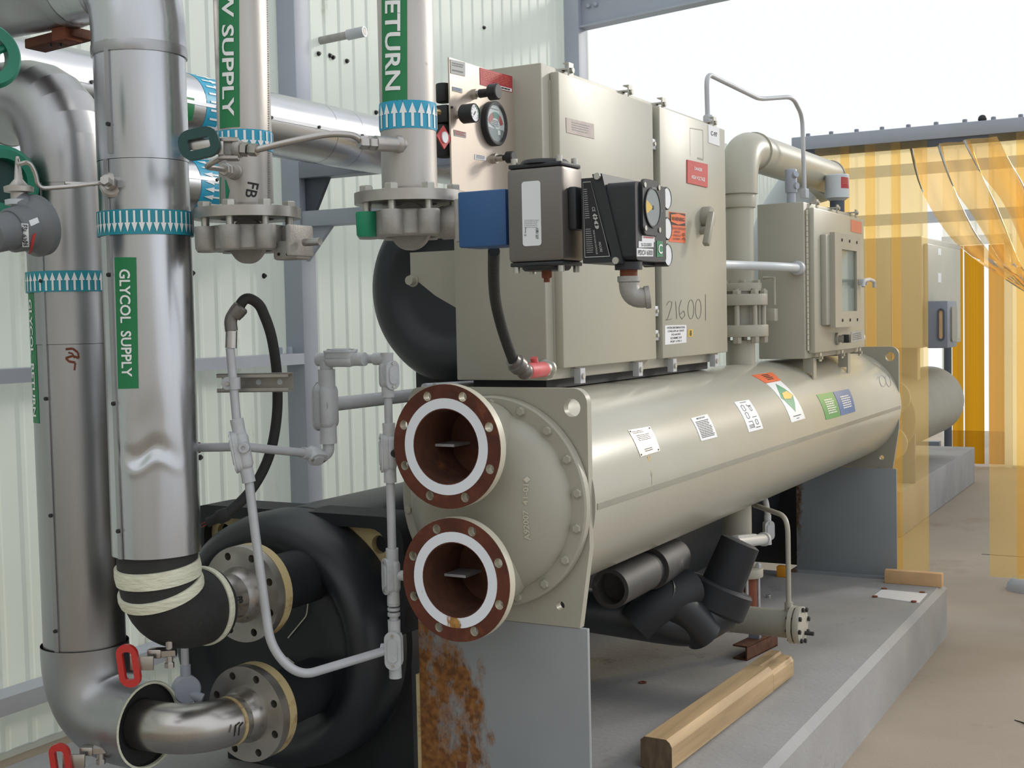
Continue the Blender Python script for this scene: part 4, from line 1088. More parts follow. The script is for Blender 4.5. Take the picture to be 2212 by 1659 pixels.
# gap between the doors, with clamps
MB().box((XB, d1b+.001, dz0+.02), (XB+.004, d2a-.001, dz1-.02)).build('door_gap', 'steel_dark', cb)
for py in (312, 412, 670, 722):
    p = A(1418, py, X=XB+.01); MB().box((XB, d1b+.003, p.z-.018), (XB+.016, d2a-.006, p.z+.012), .002).build('clamp', 'galv', cb)
    MB().cyl((XB+.016, (d1b+d2a)/2, p.z-.003), (XB+.022, (d1b+d2a)/2, p.z-.003), .006, n=10).build('screw', 'bolt_zinc', cb)
def clamp(px, py, top):
    yy = A(px, py, X=XD).y; zz = cz1 if top else cz0
    s = 1 if top else -1; e = zz-.012 if top else zz+.03
    if top:
        MB().box((XB-.03, yy-.011, zz+.0), (XB+.02, yy+.011, zz+.004)).box((XB+.016, yy-.013, zz-.018), (XB+.020, yy+.013, zz+.014)).box((XB+.003, yy-.013, zz+.014), (XB+.020, yy+.013, zz+.017)).build('latch', 'bolt_zinc', cb)
        MB().cyl((XB+.020, yy, zz-.002), (XB+.026, yy, zz-.002), .007, n=12).build('screw', 'bolt_zinc', cb)
    else:
        MB().box((XB, yy-.012, zz+.004), (XB+.012, yy+.012, zz+.024)).box((XB+.010, yy-.014, zz-.014), (XB+.028, yy+.014, zz+.024)).build('latch', 'galv', cb)
        MB().cyl((XB+.028, yy, zz+.004), (XB+.032, yy, zz+.004), .008, n=12).build('screw', 'bolt_zinc', cb)
for q in ((1238, 150), (1366, 196), (1438, 228), (1548, 270)): clamp(*q, True)
for q in ((1257, 812), (1382, 797), (1456, 786), (1546, 772)): clamp(*q, False)
# plates and stickers on the doors
def xst(q, mat, label=None, name='sticker', parent=None, X=XD, th=.0012):
    S = onXq(q, X); return S, decal(S, mat, parent or cb, name, th, 1, 1, label)
S, o = xst(((1222, 254), (1282, 268), (1283, 300), (1223, 286)), 'steel_plate', 'blank worn metal nameplate on the first door', 'nameplate')
Ink(S, .002).rows(.2, .2, .85, .85, 4, .25).build('print', 'pale_print', o)
S, o = xst(((1529, 269), (1553, 277), (1554, 316), (1530, 308)), 'white_label', 'white sheet with C-97 in marker')
Ink(S, .002).text('C-97', .22, .3, .78, .55).build('lettering', 'black_print', o)
S, o = xst(((1483, 345), (1527, 355), (1527, 405), (1483, 395)), 'red_label', 'red plate lettered DANGER HIGH VOLTAGE', th=.003)
Ink(S, .004).text('DANGER', .32, .24, .7, .38).text('HIGH VOLTAGE', .18, .62, .84, .78).build('lettering', 'white_print', o)
S, o = xst(((1445, 457), (1480, 461), (1480, 525), (1445, 522)), 'orange_label', 'orange WARNING sticker')
Ink(S, .002).quad(.03, .02, .97, .43).build('panel', 'black_print', o)
Ink(S, .003).poly([(.06, .10), (.5, .04), (.94, .10), (.94, .33), (.5, .41), (.06, .33)]).build('panel', 'orange_label', o)
ik = Ink(S, .004).text('WARNING', .1, .16, .9, .29).text('LOCK OUT SWITCHES', .05, .50, .95, .57).text('BEFORE', .3, .62, .62, .68).text('WORKING ON', .2, .74, .68, .80).text('EQUIPMENT', .2, .86, .68, .92)
ik.line([(.85+.06*cos(i), .72+.04*sin(i)) for i in range(7)], .03).line([(.78, .9), (.86, .82), (.94, .92)], .03).build('lettering', 'black_print', o)
S, o = xst(((1436, 703), (1482, 702), (1482, 740), (1436, 745)), 'white_label', 'white card with five lines of text')
ik = Ink(S, .002)
for i, s in enumerate(('HYDROBROMINATION', 'CHILLER #1 EAST', 'EQ-#6303', 'SCHEME 219', 'POP 1193-1')):
    w = len(s)/17*.44; ik.text(s, .5-w, .07+i*.185, .5+w, .18+i*.185)
ik.build('lettering', 'black_print', o)
S, o = xst(((1486, 712), (1496, 711), (1496, 727), (1486, 728)), 'yellow_label', 'tiny yellow tag with a figure 8')
Ink(S, .002).text('8', .3, .12, .7, .88).build('lettering', 'black_print', o)
S = onXq(((1437, 648), (1536, 640), (1536, 692), (1437, 694)), XD)
ik = Ink(S, .0008)
ik.line([(.02, .25), (.07, .08), (.13, .12), (.12, .35), (.05, .85), (.01, .95), (.13, .9)], .008, 2).line([(.21, .1), (.23, .9)], .008, 2)
ik.line([(.33, .05), (.28, .4), (.29, .75), (.34, .92), (.41, .75), (.38, .55), (.30, .7)], .008, 2)
for cx_ in (.535, .70): ik.line([(cx_+.065*cos(i*PI/8), .5+.42*sin(i*PI/8)) for i in range(17)], .008, 2)
ik.line([(.865, -.1), (.87, 1)], .008, 2)
lab(ik.build('marker_number', 'black_print', cb), '216001 written in black marker')
S = onXq(((1490, 270), (1518, 278), (1519, 345), (1491, 337)), XD)
Ink(S, .0006).line([(0, .1), (1, .05)], .02).line([(1, .05), (1, 1)], .02).line([(0, .1), (0, 1)], .012).quad(.55, .97, 1, 1.03).build('tape_mark', 'tan_dark', cb)
# rotary disconnect handle
hc = A(1520, 470, X=XD)
MB().lathe(hc, EX, [(0, .034), (.022, .034), (.028, .030), (.028, 0)], 32).build('handle_base', 'tan_dark', cb)
hd = (A(1512, 545, X=XD+.035)-A(1526, 468, X=XD+.035)).normalized()
hs = V((0, -hd.z, hd.y)).normalized()
a0 = A(1526, 472, X=XD+.03)
MB().obox(a0-hs*.011-hd*.02+EX*.004, hs*.022, hd*.115, EX*.02, .004).build('handle', 'tan_dark', cb)
MB().lathe(A(1514, 498, X=XD), EX, [(0, .013), (.018, .013), (.018, .007), (.004, .007)], 20).build('handle_lug', 'tan_dark', cb)
# bracket plate at the cabinet's left towards the black compressor
MB().prism([(0, 0), (.16, 0), (.16, -.16), (.075, -.115), (0, -.06)], [], (A(886, 560, Y=cy0+.06).x, cy0+.06, A(900, 545, Y=cy0+.06).z), EX, EZ, EY*.008).build('bracket', 'tan', cb)
p = A(893, 606, Y=cy0+.06); MB().cyl(p, p-EY*.022, .012, n=16).cyl(p, p-EY*.004, .017, n=16).build('bolt', 'tan', cb)

# ---- black compressor mass behind the cabinet
ccx = A(965, 622, Y=3.3)
cm = thing('compressor', 'large round black insulated compressor casing behind the control cabinet', 'compressor', (ccx.x, 3.6, 1.0))
MB().lathe((ccx.x, 3.28, ccx.z), EY, [(.03, 0), (.03, .13), (.02, .16), (0, .19), (-.004, .215), (.004, .25), (.025, .278), (.06, .296), (.12, .304), (.75, .304), (.78, .25), (.78, 0)], 80).build('casing', 'black_vinyl', cm, sharp=50)
MB().box((ccx.x-.2, 3.4, .975), (ccx.x+.10, 3.9, 1.36), .03).build('saddle', 'black_foam', cm)
MB().box((-1.66, 2.80, 1.281), (-1.45, 3.95, 1.304)).build('tray', 'black_foam', cm)

# ================================================================== GAUGE PANEL
XG = -1.50
gp = thing('gauge_panel', 'upright brushed steel plate carrying gauges and black knobs beside the cabinet', 'panel', (XG, 2.6, 1.72))
gy0, gy1 = 2.456, 2.752; gz1, gz0 = 2.045, 1.70
MB().box((XG-.004, gy0, gz0), (XG, gy1, gz1)).build('plate', 'ss_panel', gp)
def gst(q, mat, label=None, name='label', th=.0012):
    S = onXq(q, XG); return S, decal(S, mat, gp, name, th, 1, 1, label)
S, o = gst(((972, 128), (1004, 135), (1004, 165), (973, 158)), 'pale_print', 'small pale plate in the corner')
Ink(S, .002).rows(.1, .2, .9, .5, 2, .4).rows(.1, .7, .9, .9, 1).build('print', 'grey_print', o)
S, o = gst(((1036, 146), (1106, 165), (1106, 200), (1037, 183)), 'red_dark', 'large red warning plate')
Ink(S, .002).quad(.38, .78, .97, .98).build('panel', 'white_print', o)
Ink(S, .003).rows(.45, .84, .92, .94, 1, .8).build('print', 'black_print', o)
Ink(S, .002).rows(.06, .12, .94, .7, 6, .25).build('print', 'salmon', o)
S, o = gst(((977, 187), (998, 192), (998, 201), (977, 196)), 'pale_print'); Ink(S, .002).rows(.05, .1, .95, .9, 2).build('print', 'blue_label', o)
S, o = gst(((980, 280), (1006, 286), (1006, 298), (981, 293)), 'pale_print'); Ink(S, .002).rows(.05, .1, .95, .9, 3).build('print', 'red_label', o)
S, o = gst(((1025, 333), (1049, 337), (1049, 347), (1025, 344)), 'white_label'); Ink(S, .002).rows(.1, .1, .9, .9, 3).build('print', 'grey_print', o)
def knob(px, py, r, L, label):
    c = A(px, py, X=XG); p = c-EX*0
    MB().cyl(c, c+EX*.012, .012, n=16).build('collar', 'bolt_zinc', gp)
    MB().cyl(c+EX*.01, c+EX*.03, .008, n=14).build('stem', 'ss_smooth', gp)
    MB().lathe(c+EX*.018, EX, [(0, r*.55), (L*.45, r*.5), (L*.55, r), (L*.95, r), (L, r*.85), (L, 0)], 32).build('knob', 'black_knob', gp)
knob(1022, 204, .0185, .05, '')
knob(1064, 343, .014, .04, '')
# big differential gauge
c = A(1062, 268, X=XG)
MB().lathe(c, EX, [(0, .045), (0, .0525), (.014, .0525), (.016, .05), (.016, .0455), (.009, .0455), (.009, 0)], 56).build('gauge_bezel', 'black_plastic', gp)
S = flat([c+EX*.0105+V((0, -.045, .045)), c+EX*.0105+V((0, .045, .045)), c+EX*.0105+V((0, .045, -.045)), c+EX*.0105+V((0, -.045, -.045))], EX)
dial = Ink(S, 0)
dial.poly([(.5+.48*cos(a), .5-.48*sin(a)) for a in [PI*i/20 for i in range(21)]]+[(.04, .62), (.96, .66)][::1])
dl = dial.build('dial', 'white_label', gp)
def sector(ik, r0, r1, a0, a1, c=(.5, .62)):
    n = 8
    for i in range(n):
        b0, b1 = a0+(a1-a0)*i/n, a0+(a1-a0)*(i+1)/n
        ik.poly([(c[0]+r0*cos(b0), c[1]-r0*sin(b0)), (c[0]+r1*cos(b0), c[1]-r1*sin(b0)), (c[0]+r1*cos(b1), c[1]-r1*sin(b1)), (c[0]+r0*cos(b1), c[1]-r0*sin(b1))])
ik = Ink(S, .001); sector(ik, .27, .42, 2.0, 2.75); sector(ik, .27, .42, .35, 1.05); ik.build('dial_band', 'red_label', gp)
ik = Ink(S, .001); sector(ik, .27, .42, 1.08, 1.95); ik.build('dial_band', 'green_valve', gp)
Ink(S, .001).rows(.3, .42, .68, .6, 4, .4).rows(.25, .12, .7, .16, 1).line([(.5, .62), (.12, .5)], .015).build('print', 'black_print', gp)
Ink(S, .001).poly([(.5+.46*cos(a), .5-.46*sin(a)) for a in [PI+.3+(PI-.6)*i/16 for i in range(17)]]).build('dial', 'dial_grey', gp)
Ink(S, .002).quad(.58, .66, .72, .78).build('print', 'white_print', gp)
MB().lathe(c+EX*.0145, EX, [(0, 0), (0, .0455), (.0012, .0455), (.0012, 0)], 48).build('lens', 'clear_lens', gp)
# small round gauge standing out
c = A(988, 248, X=XG)
MB().cyl(c, c+EX*.02, .009, n=14).build('stem', 'ss_smooth', gp)
MB().lathe(c+EX*.012, EX, [(0, .018), (.004, .0215), (.034, .0215), (.036, .0195), (.033, .0195), (.033, 0)], 32).build('gauge_case', 'black_plastic', gp)
MB().cyl(c+EX*.0452, c+EX*.0458, .0195, n=28).build('dial', 'white_label', gp)
S = flat([c+EX*.046+V((0, -.018, .018)), c+EX*.046+V((0, .018, .018)), c+EX*.046+V((0, .018, -.018)), c+EX*.046+V((0, -.018, -.018))], EX)
ik = Ink(S, .0006).line([(.35, .65), (.6, .4)], .07)
for k in range(9): a = 3.9-k*.6; ik.line([(.5+.34*cos(a), .5-.34*sin(a)), (.5+.42*cos(a), .5-.42*sin(a))], .04)
ik.build('print', 'black_print', gp)
ik = Ink(S, .0006); sector(ik, .42, .5, -.6, 1.4, (.5, .5)); ik.build('dial_band', 'green_valve', gp)
p = A(975, 232, X=XG); MB().cyl(p, p+EX*.003, .003, n=8).build('screw', 'screw_dark', gp)
# regulators behind the plate
rg = thing('air_regulator', 'black air regulator stack behind the steel gauge plate with red tag', 'regulator', A(958, 340, X=-1.53))
p = A(958, 220, X=-1.54)
MB().cyl((p.x, p.y, A(958, 222, X=-1.54).z), (p.x, p.y, A(958, 181, X=-1.54).z), .017, n=24, bev=.003).build('knob', 'black_plastic', rg)
MB().obox(V((p.x-.024, p.y-.024, A(958, 268, X=-1.54).z)), EX*.048, EY*.048, EZ*.04, .004).build('body', 'black_plastic', rg)
MB().cyl((p.x, p.y, A(958, 340, X=-1.54).z), (p.x, p.y, A(958, 268, X=-1.54).z), .021, n=24, bev=.005).build('bowl', 'black_plastic', rg)
q = A(947, 243, X=-1.515); MB().tube([q, q-EY*.05], .008, 12).build('nipple', 'brass', rg)
pp_ = A(957, 297, X=-1.505)
MB().prism([(-.03, 0), (0, .026), (.03, 0), (0, -.026)], [], pp_, EY, EZ, EX*.003).build('tag', 'red_label', rg)
MB().lathe(pp_+EX*.003, EX, [(0, .0125), (.003, .0125), (.003, 0)], 24).build('dial', 'white_label', rg)
# ================================================================== ACTUATED VALVE ON THE RETURN DROP
av = thing('actuated_valve', 'lug valve with blue bracket and grey pneumatic actuator on the return drop', 'valve', (-1.25, 2.2, 1.5))
lug_valve(RE, zr-.016, av, green=True)
ya = RE[1]
bz1, bz0 = A(1040, 411, Y=ya-.04).z, A(1040, 533, Y=ya-.04).z
bx0, bx1 = A(989, 470, Y=ya-.04).x, A(1093, 470, Y=ya-.04).x
MB().cyl((RE[0]+.08, ya, (bz0+bz1)/2), (bx0+.002, ya, (bz0+bz1)/2), .034, n=28).build('neck', 'cast_ss', av)
MB().box((bx0-.012, ya-.036, bz0+.012), (bx0, ya+.036, bz1-.012), .004).build('top_plate', 'cast_ss', av)
MB().box((bx0, ya-.04, bz0), (bx1, ya+.04, bz1), .004).build('bracket', 'blue_paint', av)
yf_ = ya-.055
ax0, ax1 = A(1095, 460, Y=yf_).x, A(1216, 460, Y=yf_).x
az1, az0 = A(1150, 361, Y=yf_).z, A(1150, 566, Y=yf_).z
ay1 = A(1261, 470, X=ax1).y
MB().box((ax0, yf_, az0), (ax1, ay1, az1), .008).build('actuator_body', 'charcoal', av)
cyc = (yf_+ay1)/2; cxc = (ax0+ax1)/2
for s, z in ((1, az1), (-1, az0)):
    MB().box((ax0+.003, yf_+.003, z if s > 0 else z-.008), (ax1-.003, ay1-.003, z+.008 if s > 0 else z), .002).build('end_cap', 'black_plastic', av)
    MB().lathe((cxc, cyc, z+s*.008), EZ*s, [(0, .048), (.004, .047), (.008, .043), (.008, 0)], 40).build('cap_dome', 'black_plastic', av)
    for sx in (0, 1):
        for sy in (0, 1):
            p = V((ax0+.012+sx*(ax1-ax0-.024), yf_+.012+sy*(ay1-yf_-.024), z+s*.008)); MB().cyl(p, p+EZ*s*.012, .0065, n=12).build('cap_screw', 'bolt_zinc', av)
p = V((cxc, cyc, az0-.016)); MB().hexa(p, p-EZ*.014, .011).cyl(p-EZ*.014, p-EZ*.022, .006, n=10).build('stop_screw', 'rust_brown', av)
q = ((1127, 393), (1170, 393), (1170, 530), (1127, 530))
a, b = A(1127, 393, Y=yf_), A(1170, 530, Y=yf_)
lb = lab(MB().prism(rrect(a.x, b.z, b.x, a.z, .006), [], (0, yf_, 0), EX, EZ, -EY*.0012).build('nameplate', 'white_label', av), 'pale nameplate on the actuator')
S = onYq(q, yf_)
Ink(S, .002).rows(.15, .6, .9, .74, 5, .2).text('APR VMW', .72, .72, .88, .9, -90).text('E lms', .15, .72, .25, .85, -90).build('print', 'grey_print', lb)
# pad between actuator and positioner
pb0, pb1 = A(1233, 405, X=ax1), A(1258, 500, X=ax1)
MB().box((ax1, yf_+.02, pb1.z), (ax1+.018, ay1-.02, pb0.z), .004).build('mount_pad', 'black_plastic', av)
# ---- positioner (black box with dial), its case tapering forward
po = thing('valve_positioner', 'black valve positioner box with round dial and C tag on the actuator', 'positioner', (-1.0, 2.25, 1.55))
px0_ = ax1+.018
yq = ya-.035
z1, z0 = A(1290, 383, Y=yq).z, A(1290, 568, Y=yq).z
x0_, x1_ = A(1257, 470, Y=yq).x, A(1310, 470, Y=yq).x
x2_ = A(1368, 470, Y=yq-.01).x
yb_ = A(1438, 470, X=x2_).y
# back half of the case, split on a slanting joint
MB().prism([(x0_, z0), (x1_+.018, z0), (x1_-.022, z1), (x0_, z1)], [], (0, yq, 0), EX, EZ, EY*(yb_-yq)).build('case_back', 'black_plastic', po)
MB().prism([(x1_+.014, z0-.003), (x1_+.034, z0-.003), (x1_-.006, z1+.006), (x1_-.026, z1+.006)], [], (0, yq-.004, 0), EX, EZ, EY*(yb_-yq+.006)).build('case_rim', 'black_plastic', po)
cf = MB(); zc1, zc0 = A(1400, 388, Y=yq).z, A(1400, 560, Y=yq).z
cf.prism(rrect(yq, zc0, yb_, zc1, .010), [], (x1_+.002, 0, 0), EY, EZ, EX*(x2_-x1_-.002)); cf.build('case_front', 'black_plastic', po, sharp=50)
for (px, py) in ((1292, 381), (1332, 563)):
    p = A(px, py, Y=yq-.004); MB().cyl(p, p-EY*.006, .0065, n=14).build('screw', 'bolt_zinc', po)
# printed plate on the camera side of the back half
S = flat([V((x0_+.004, yq, z1-.006)), V((x1_-.030, yq, z1-.006)), V((x1_+.008, yq, z0+.010)), V((x0_+.004, yq, z0+.010))], -EY)
o = lab(decal(S, 'black_print', po, 'nameplate', .001), 'black nameplate with fine white print')
ik = Ink(S, .0018).line([(.03, .01), (.97, .01), (.97, .99), (.03, .99), (.03, .01)], .02, .5)
ik.text('CE', .6, .34, .8, .40, 90).line([(.7, .44), (.85, .47), (.7, .5), (.55, .47), (.7, .44)], .03).line([(.7+.1*cos(i*PI/5), .575+.035*sin(i*PI/5)) for i in range(11)], .04)
ik.text('MOORE', .64, .80, .74, .93, 90).text('SERIES 760 VALVE CONTROLLER', .47, .64, .54, .96, 90).rows(.1, .1, .4, .5, 14, .3).rows(.1, .62, .4, .95, 12, .3)
ik.build('print', 'pale_print', o)
# front face: dial and tags, facing +X
XF = x2_
def fst(q, mat, label, name='label'):
    S = onXq(q, XF); return S, decal(S, mat, po, name, .001, 1, 1, label)
c = A(1402, 449, X=XF)
pr_ = [(a, b) for a, b in rrect(-.044, -.052, .044, .052, .018)]
MB().prism(pr_, [], c, EY, EZ, EX*.006).build('dial_plate', 'black_plastic', po)
MB().lathe(c+EX*.006, EX, [(0, .038), (.003, .038), (.003, .035), (.001, .035), (.001, 0)], 40).build('dial_ring', 'black_knob', po)
MB().cyl(c+EX*.0072, c+EX*.0078, .0345, n=36).build('dial', 'dial_grey', po)
S = flat([c+EX*.008+V((0, -.0345, .0345)), c+EX*.008+V((0, .0345, .0345)), c+EX*.008+V((0, .0345, -.0345)), c+EX*.008+V((0, -.0345, -.0345))], EX)
Ink(S, .0004).poly([(.5, .5)]+[(.5+.49*cos(a), .5-.49*sin(a)) for a in (2.75, 2.95, 3.15, 3.35, 3.55)]).build('pointer', 'yellow_label', po)
Ink(S, .0006).poly([(.5+.06*cos(i*PI/6), .5+.06*sin(i*PI/6)) for i in range(12)]).build('hub', 'black_print', po)
ik = Ink(flat([c+EX*.0068+V((0, -.044, .05)), c+EX*.0068+V((0, .044, .05)), c+EX*.0068+V((0, .044, -.05)), c+EX*.0068+V((0, -.044, -.05))], EX), .003)
ik.text('OPEN', .42, .12, .66, .16).text('C', .92, .52, .97, .56); ik.build('print', 'pale_print', po)
for sy in (-1, 1):
    for sz in (-1, 1):
        p = c+V((.006, sy*.034, sz*.040)); MB().cyl(p, p+EX*.002, .005, n=12).build('screw', 'bolt_zinc', po)
fst(((1393, 392), (1419, 399), (1419, 409), (1394, 405)), 'white_label', 'white strip above the dial')
S, o = fst(((1386, 509), (1413, 511), (1413, 523), (1386, 522)), 'white_label', 'white strip with red print'); Ink(S, .002).rows(.1, .15, .9, .4, 1, .8).build('print', 'red_label', o)
S, o = fst(((1379, 521), (1411, 523), (1411, 534), (1379, 535)), 'white_label', 'white strip lettered CLOSED'); Ink(S, .002).text('% CLOSED', .15, .25, .85, .8).build('lettering', 'black_print', o)
S, o = fst(((1375, 536), (1410, 538), (1410, 554), (1375, 554)), 'white_label', 'white tag lettered PDCV 6303'); Ink(S, .002).text('PDCV 6303', .06, .2, .94, .82).build('lettering', 'black_print', o)
S, o = fst(((1418, 520), (1431, 521), (1431, 555), (1418, 555)), 'green_label', 'green tag with white letter C'); Ink(S, .002).text('C', .2, .2, .85, .8).build('lettering', 'white_print', o)
# three small gauges behind, seen edge past the case
for py in (433, 497, 553):
    p = A(1438, py, X=x2_-.02); p = V((x2_-.06, yb_+.0, p.z))
    MB().cyl((x2_-.05, yb_-.002, p.z), (x2_-.05, yb_+.012, p.z), .006, n=10).build('gauge_stem', 'bolt_zinc', po)
    MB().lathe((x2_-.052, yb_+.012, p.z), EX, [(0, .018), (.002, .0225), (.05, .0225), (.052, .0205), (.05, .0205), (.05, 0)], 28).build('gauge_case', 'black_plastic', po)
    MB().cyl((x2_-.0018, yb_+.012, p.z), (x2_-.0012, yb_+.012, p.z), .0205, n=26).build('gauge_dial', 'white_label', po)
# elbow under the positioner
e0 = V((x1_+.03, yq+.03, z0))
MB().cyl(e0, e0-EZ*.014, .026, n=24).build('boss', 'black_plastic', po)
el = thing('pipe_elbow', 'galvanised street elbow screwed into the underside of the positioner', 'fitting', e0-EZ*.06)
MB().cyl(e0-EZ*.014, e0-EZ*.028, .0165, n=18).build('nipple', 'rust_brown', el)
ev0 = e0-EZ*.03
MB().lathe(ev0+EZ*.004, -EZ, [(0, .0165), (0, .0215), (.010, .0215), (.012, .019), (.012, .0165)], 24, loop=True).build('band', 'cast_ss', el)
ed = (V((.80, .40, .1))).normalized()
MB().tube([ev0, ev0-EZ*.04, ev0-EZ*.04+ed*.032], .019, 24, fil=.03, seg=9).build('bend', 'cast_ss', el, sharp=60)
mo = ev0-EZ*.04+ed*.030
MB().lathe(mo, ed, [(0, .0155), (0, .0215), (.009, .0215), (.009, .0155)], 24, loop=True).build('band', 'cast_ss', el)
MB().cyl(mo+ed*.004, mo+ed*.0045, .0155, n=20).build('bore', 'dark_hole', el)

# ---- black hose down to the cabinet's pink fitting
hf = A(1150, 795, Y=2.60)
fx = thing('hose_fitting', 'pink painted conduit elbow on the end of the cabinet', 'fitting', hf)
w0 = V((A(1183, 797, Y=cy0).x, cy0, A(1183, 797, Y=cy0).z)); 
w1 = A(1122, 803, Y=2.58); dw = (w1-w0).normalized(); Lw = (w1-w0).length
MB().lathe(w0, dw, [(0, .024), (.01, .024), (.012, .019), (.03, .018)], 24).build('locknut', 'bolt_zinc', fx)
MB().cyl(w0+dw*.025, w0+dw*(Lw*.75), .0185, n=24, bev=.003).build('body', 'pink_paint', fx)
MB().cyl(w0+dw*(Lw*.45)+EZ*.012, w0+dw*(Lw*.45)+EZ*.03-EY*.006, .009, n=16).build('plug', 'pink_paint', fx)
wc = w0+dw*(Lw*.82)
MB().ball(wc, .0205, 20).build('corner', 'charcoal', fx)
hd_ = (A(1098, 770, Y=2.56)-wc).normalized()
MB().lathe(wc, hd_, [(0, .018), (.018, .018), (.02, .0225), (.036, .0225), (.038, .018), (.05, .017), (.05, 0)], 24).build('ferrule', 'charcoal', fx)
hs_ = thing('black_hose', 'black flexible hose hanging from the blue bracket down to the cabinet', 'hose', A(1070, 640, Y=2.45))
MB().tube([wc+hd_*.045, A(1089, 728, Y=2.54), A(1070, 655, Y=2.46), A(1066, 600, Y=2.36), (A(1067, 545, Y=2.26).x, 2.26, bz0-.004)], .0125, 18, fil=.2, seg=12).build('hose', 'black_rubber', hs_, sharp=60)

# ================================================================== CONDUIT RUN IN FRONT OF THE EVAPORATOR
RC = .0098
def condulet(t, p0, p1, face, w=.017, hub=.0145, cover=True, plug=None):
    """cast conduit body between two hubs with an oval cover on its face side"""
    p0, p1, face = V(p0), V(p1), V(face); d = (p1-p0); L = d.length; d.normalize()
    face = (face-d*face.dot(d)).normalized(); sd_ = d.cross(face)
    w *= 1.22; hub *= 1.1
    MB().lathe(p0, d, [(0, hub*.7), (0, hub), (L*.17, hub*.97), (L*.30, hub*1.0), (L*.70, hub*1.0), (L*.83, hub*.97), (L, hub), (L, hub*.7)], 24).build('hub', 'condulet', t, sharp=50)
    MB().obox(p0+d*L*.20-sd_*w-face*w*.85, sd_*2*w, d*L*.60, face*w*1.45, w*.62).build('body', 'condulet', t, sharp=50)
    if cover:
        c = p0+d*L*.5+face*w*.25
        o = rrect(-w*.95, -L*.32, w*.95, L*.32, w*.9)
        MB().prism(o, [], c, sd_, d, face*w*.62).build('gasket_seat', 'condulet', t)
        cv = MB().prism([(a*1.06, b*1.03) for a, b in o], [], c+face*w*.64, sd_, d, face*.004).build('cover', 'condulet', t)
        MB().prism(rrect(-w*.6, -L*.2, w*.6, L*.2, w*.55), [], c+face*(w*.64+.004), sd_, d, face*.003).build('cover_boss', 'condulet', cv)
        for s in (-1, 1):
            q = c+d*s*L*.26+face*(w*.64+.004); MB().cyl(q, q+face*.0025, .0035, n=10).build('screw', 'bolt_zinc', cv)
ct = thing('conduit_run', 'grey rigid conduit run with cast tee fittings looping in front of the drums', 'conduit', A(720, 1100, d=2.9))
def pipe(*pts, r=RC, fil=0, nm='conduit', mat='galv'): return MB().tube(pts, r, 16, fil=fil, seg=9).build(nm, mat, ct, sharp=60)
YV = 2.43
# right hand vertical run
def rv(px, py): return A(px, py, Y=YV)
vx = rv(842, 1000).x
def rvz(py): p = rv(842, py); return V((vx, YV, p.z))
LBt = rvz(770)
condulet(ct, rvz(762), rvz(858), V((.8, -.25, 0)), .0155, .0135)                      # corner body at the top right
lb1 = rvz(775); n0 = A(792, 767, Y=YV)
pipe(V((n0.x-.01, YV, lb1.z)), V((lb1.x-.01, YV, lb1.z)), r=.0105)
MB().cyl(V((lb1.x-.035, YV, lb1.z)), V((lb1.x, YV, lb1.z)), .0145, n=20).build('hub', 'condulet', ct)
pipe(rvz(855), rvz(920))
condulet(ct, rvz(914), rvz(1042), V((-.75, -.65, 0)), .0155, .0135)
q = rvz(978); MB().cyl(q, q+V((.026, -.008, 0)), .010, n=14).build('plug', 'screw_dark', ct)
pipe(rvz(1040), rvz(1190), r=.0103)
condulet(ct, rvz(1184), rvz(1302), V((-.55, -.8, 0)), .0155, .0135)
q = rvz(1242); MB().cyl(q, q+V((.045, .012, 0)), .012, n=18).build('hub', 'condulet', ct)
for a, b in ((1302, 1308), (1311, 1318), (1321, 1330)): MB().cyl(rvz(a), rvz(b), .0148, n=20, bev=.002).build('coupling', 'galv', ct)
pipe(rvz(1328), rvz(1345), r=.0105)
condulet(ct, rvz(1338), rvz(1462), V((.35, -.95, 0)), .0160, .0135)
# top left bridge: corner body, big vertical body and lower elbow
def lv(px, py): return A(px, py, Y=YV-.02)
tl0, tl1 = lv(687, 768), lv(788, 768); tl1.z = tl0.z = lb1.z
condulet(ct, tl0, tl1, V((0, -.1, 1)), .0165, .0145)
bx = lv(707, 870).x
def bz(py): p = lv(707, py); return V((bx, YV-.02, p.z))
MB().cyl(bz(768), bz(800), .0155, n=20, bev=.002).build('hub', 'condulet', ct)
condulet(ct, bz(798), bz(958), V((-1, -.05, 0)), .021, .0185)
cl = V((bx, YV-.02, bz(984).z))
MB().tube([bz(956), cl, cl+V((-.03, -.012, 0))], .0135, 20, fil=.02, seg=7).build('elbow', 'condulet', ct, sharp=60)
# left run
el0 = lv(655, 990); el0.z = cl.z
tbp = A(528, 965, d=2.80)
condulet(ct, cl+V((-.008, -.004, 0)), V((cl.x, cl.y, cl.z))+(tbp-cl).normalized()*.085, V((.1, -1, .05)), .0145, .0125)
pipe(cl+(tbp-cl).normalized()*.08, tbp)
le = A(430, 967, d=2.84)
pipe(tbp, le)
MB().cyl(le, le+(le-tbp).normalized()*.008, .0125, n=14).build('end_bush', 'rust_brown', ct)
tt, tb_ = A(511, 905, d=2.80), A(538, 1042, d=2.80)
condulet(ct, tt, tb_, V((-.85, -.6, 0)), .0165, .0135)
q = tbp+V((.012, -.012, .0)); MB().lathe(q, V((.45, -.9, 0)), [(0, .0125), (.014, .0125), (.016, .0105), (.016, .005), (.012, .005), (.012, 0)], 20).build('plug', 'galv', ct)
top_ = A(500, 715, d=2.80)
pipe(tt, A(497, 752, d=2.80))
MB().cyl(A(499, 752, d=2.80), top_, .0128, n=20).build('coupling', 'ss_smooth', ct)
pipe(tb_, A(556, 1190, d=2.80), A(585, 1400, d=2.80), A(645, 1462, d=2.80), V((rvz(1402).x-.012, YV, rvz(1402).z)), fil=.085, r=.0102)
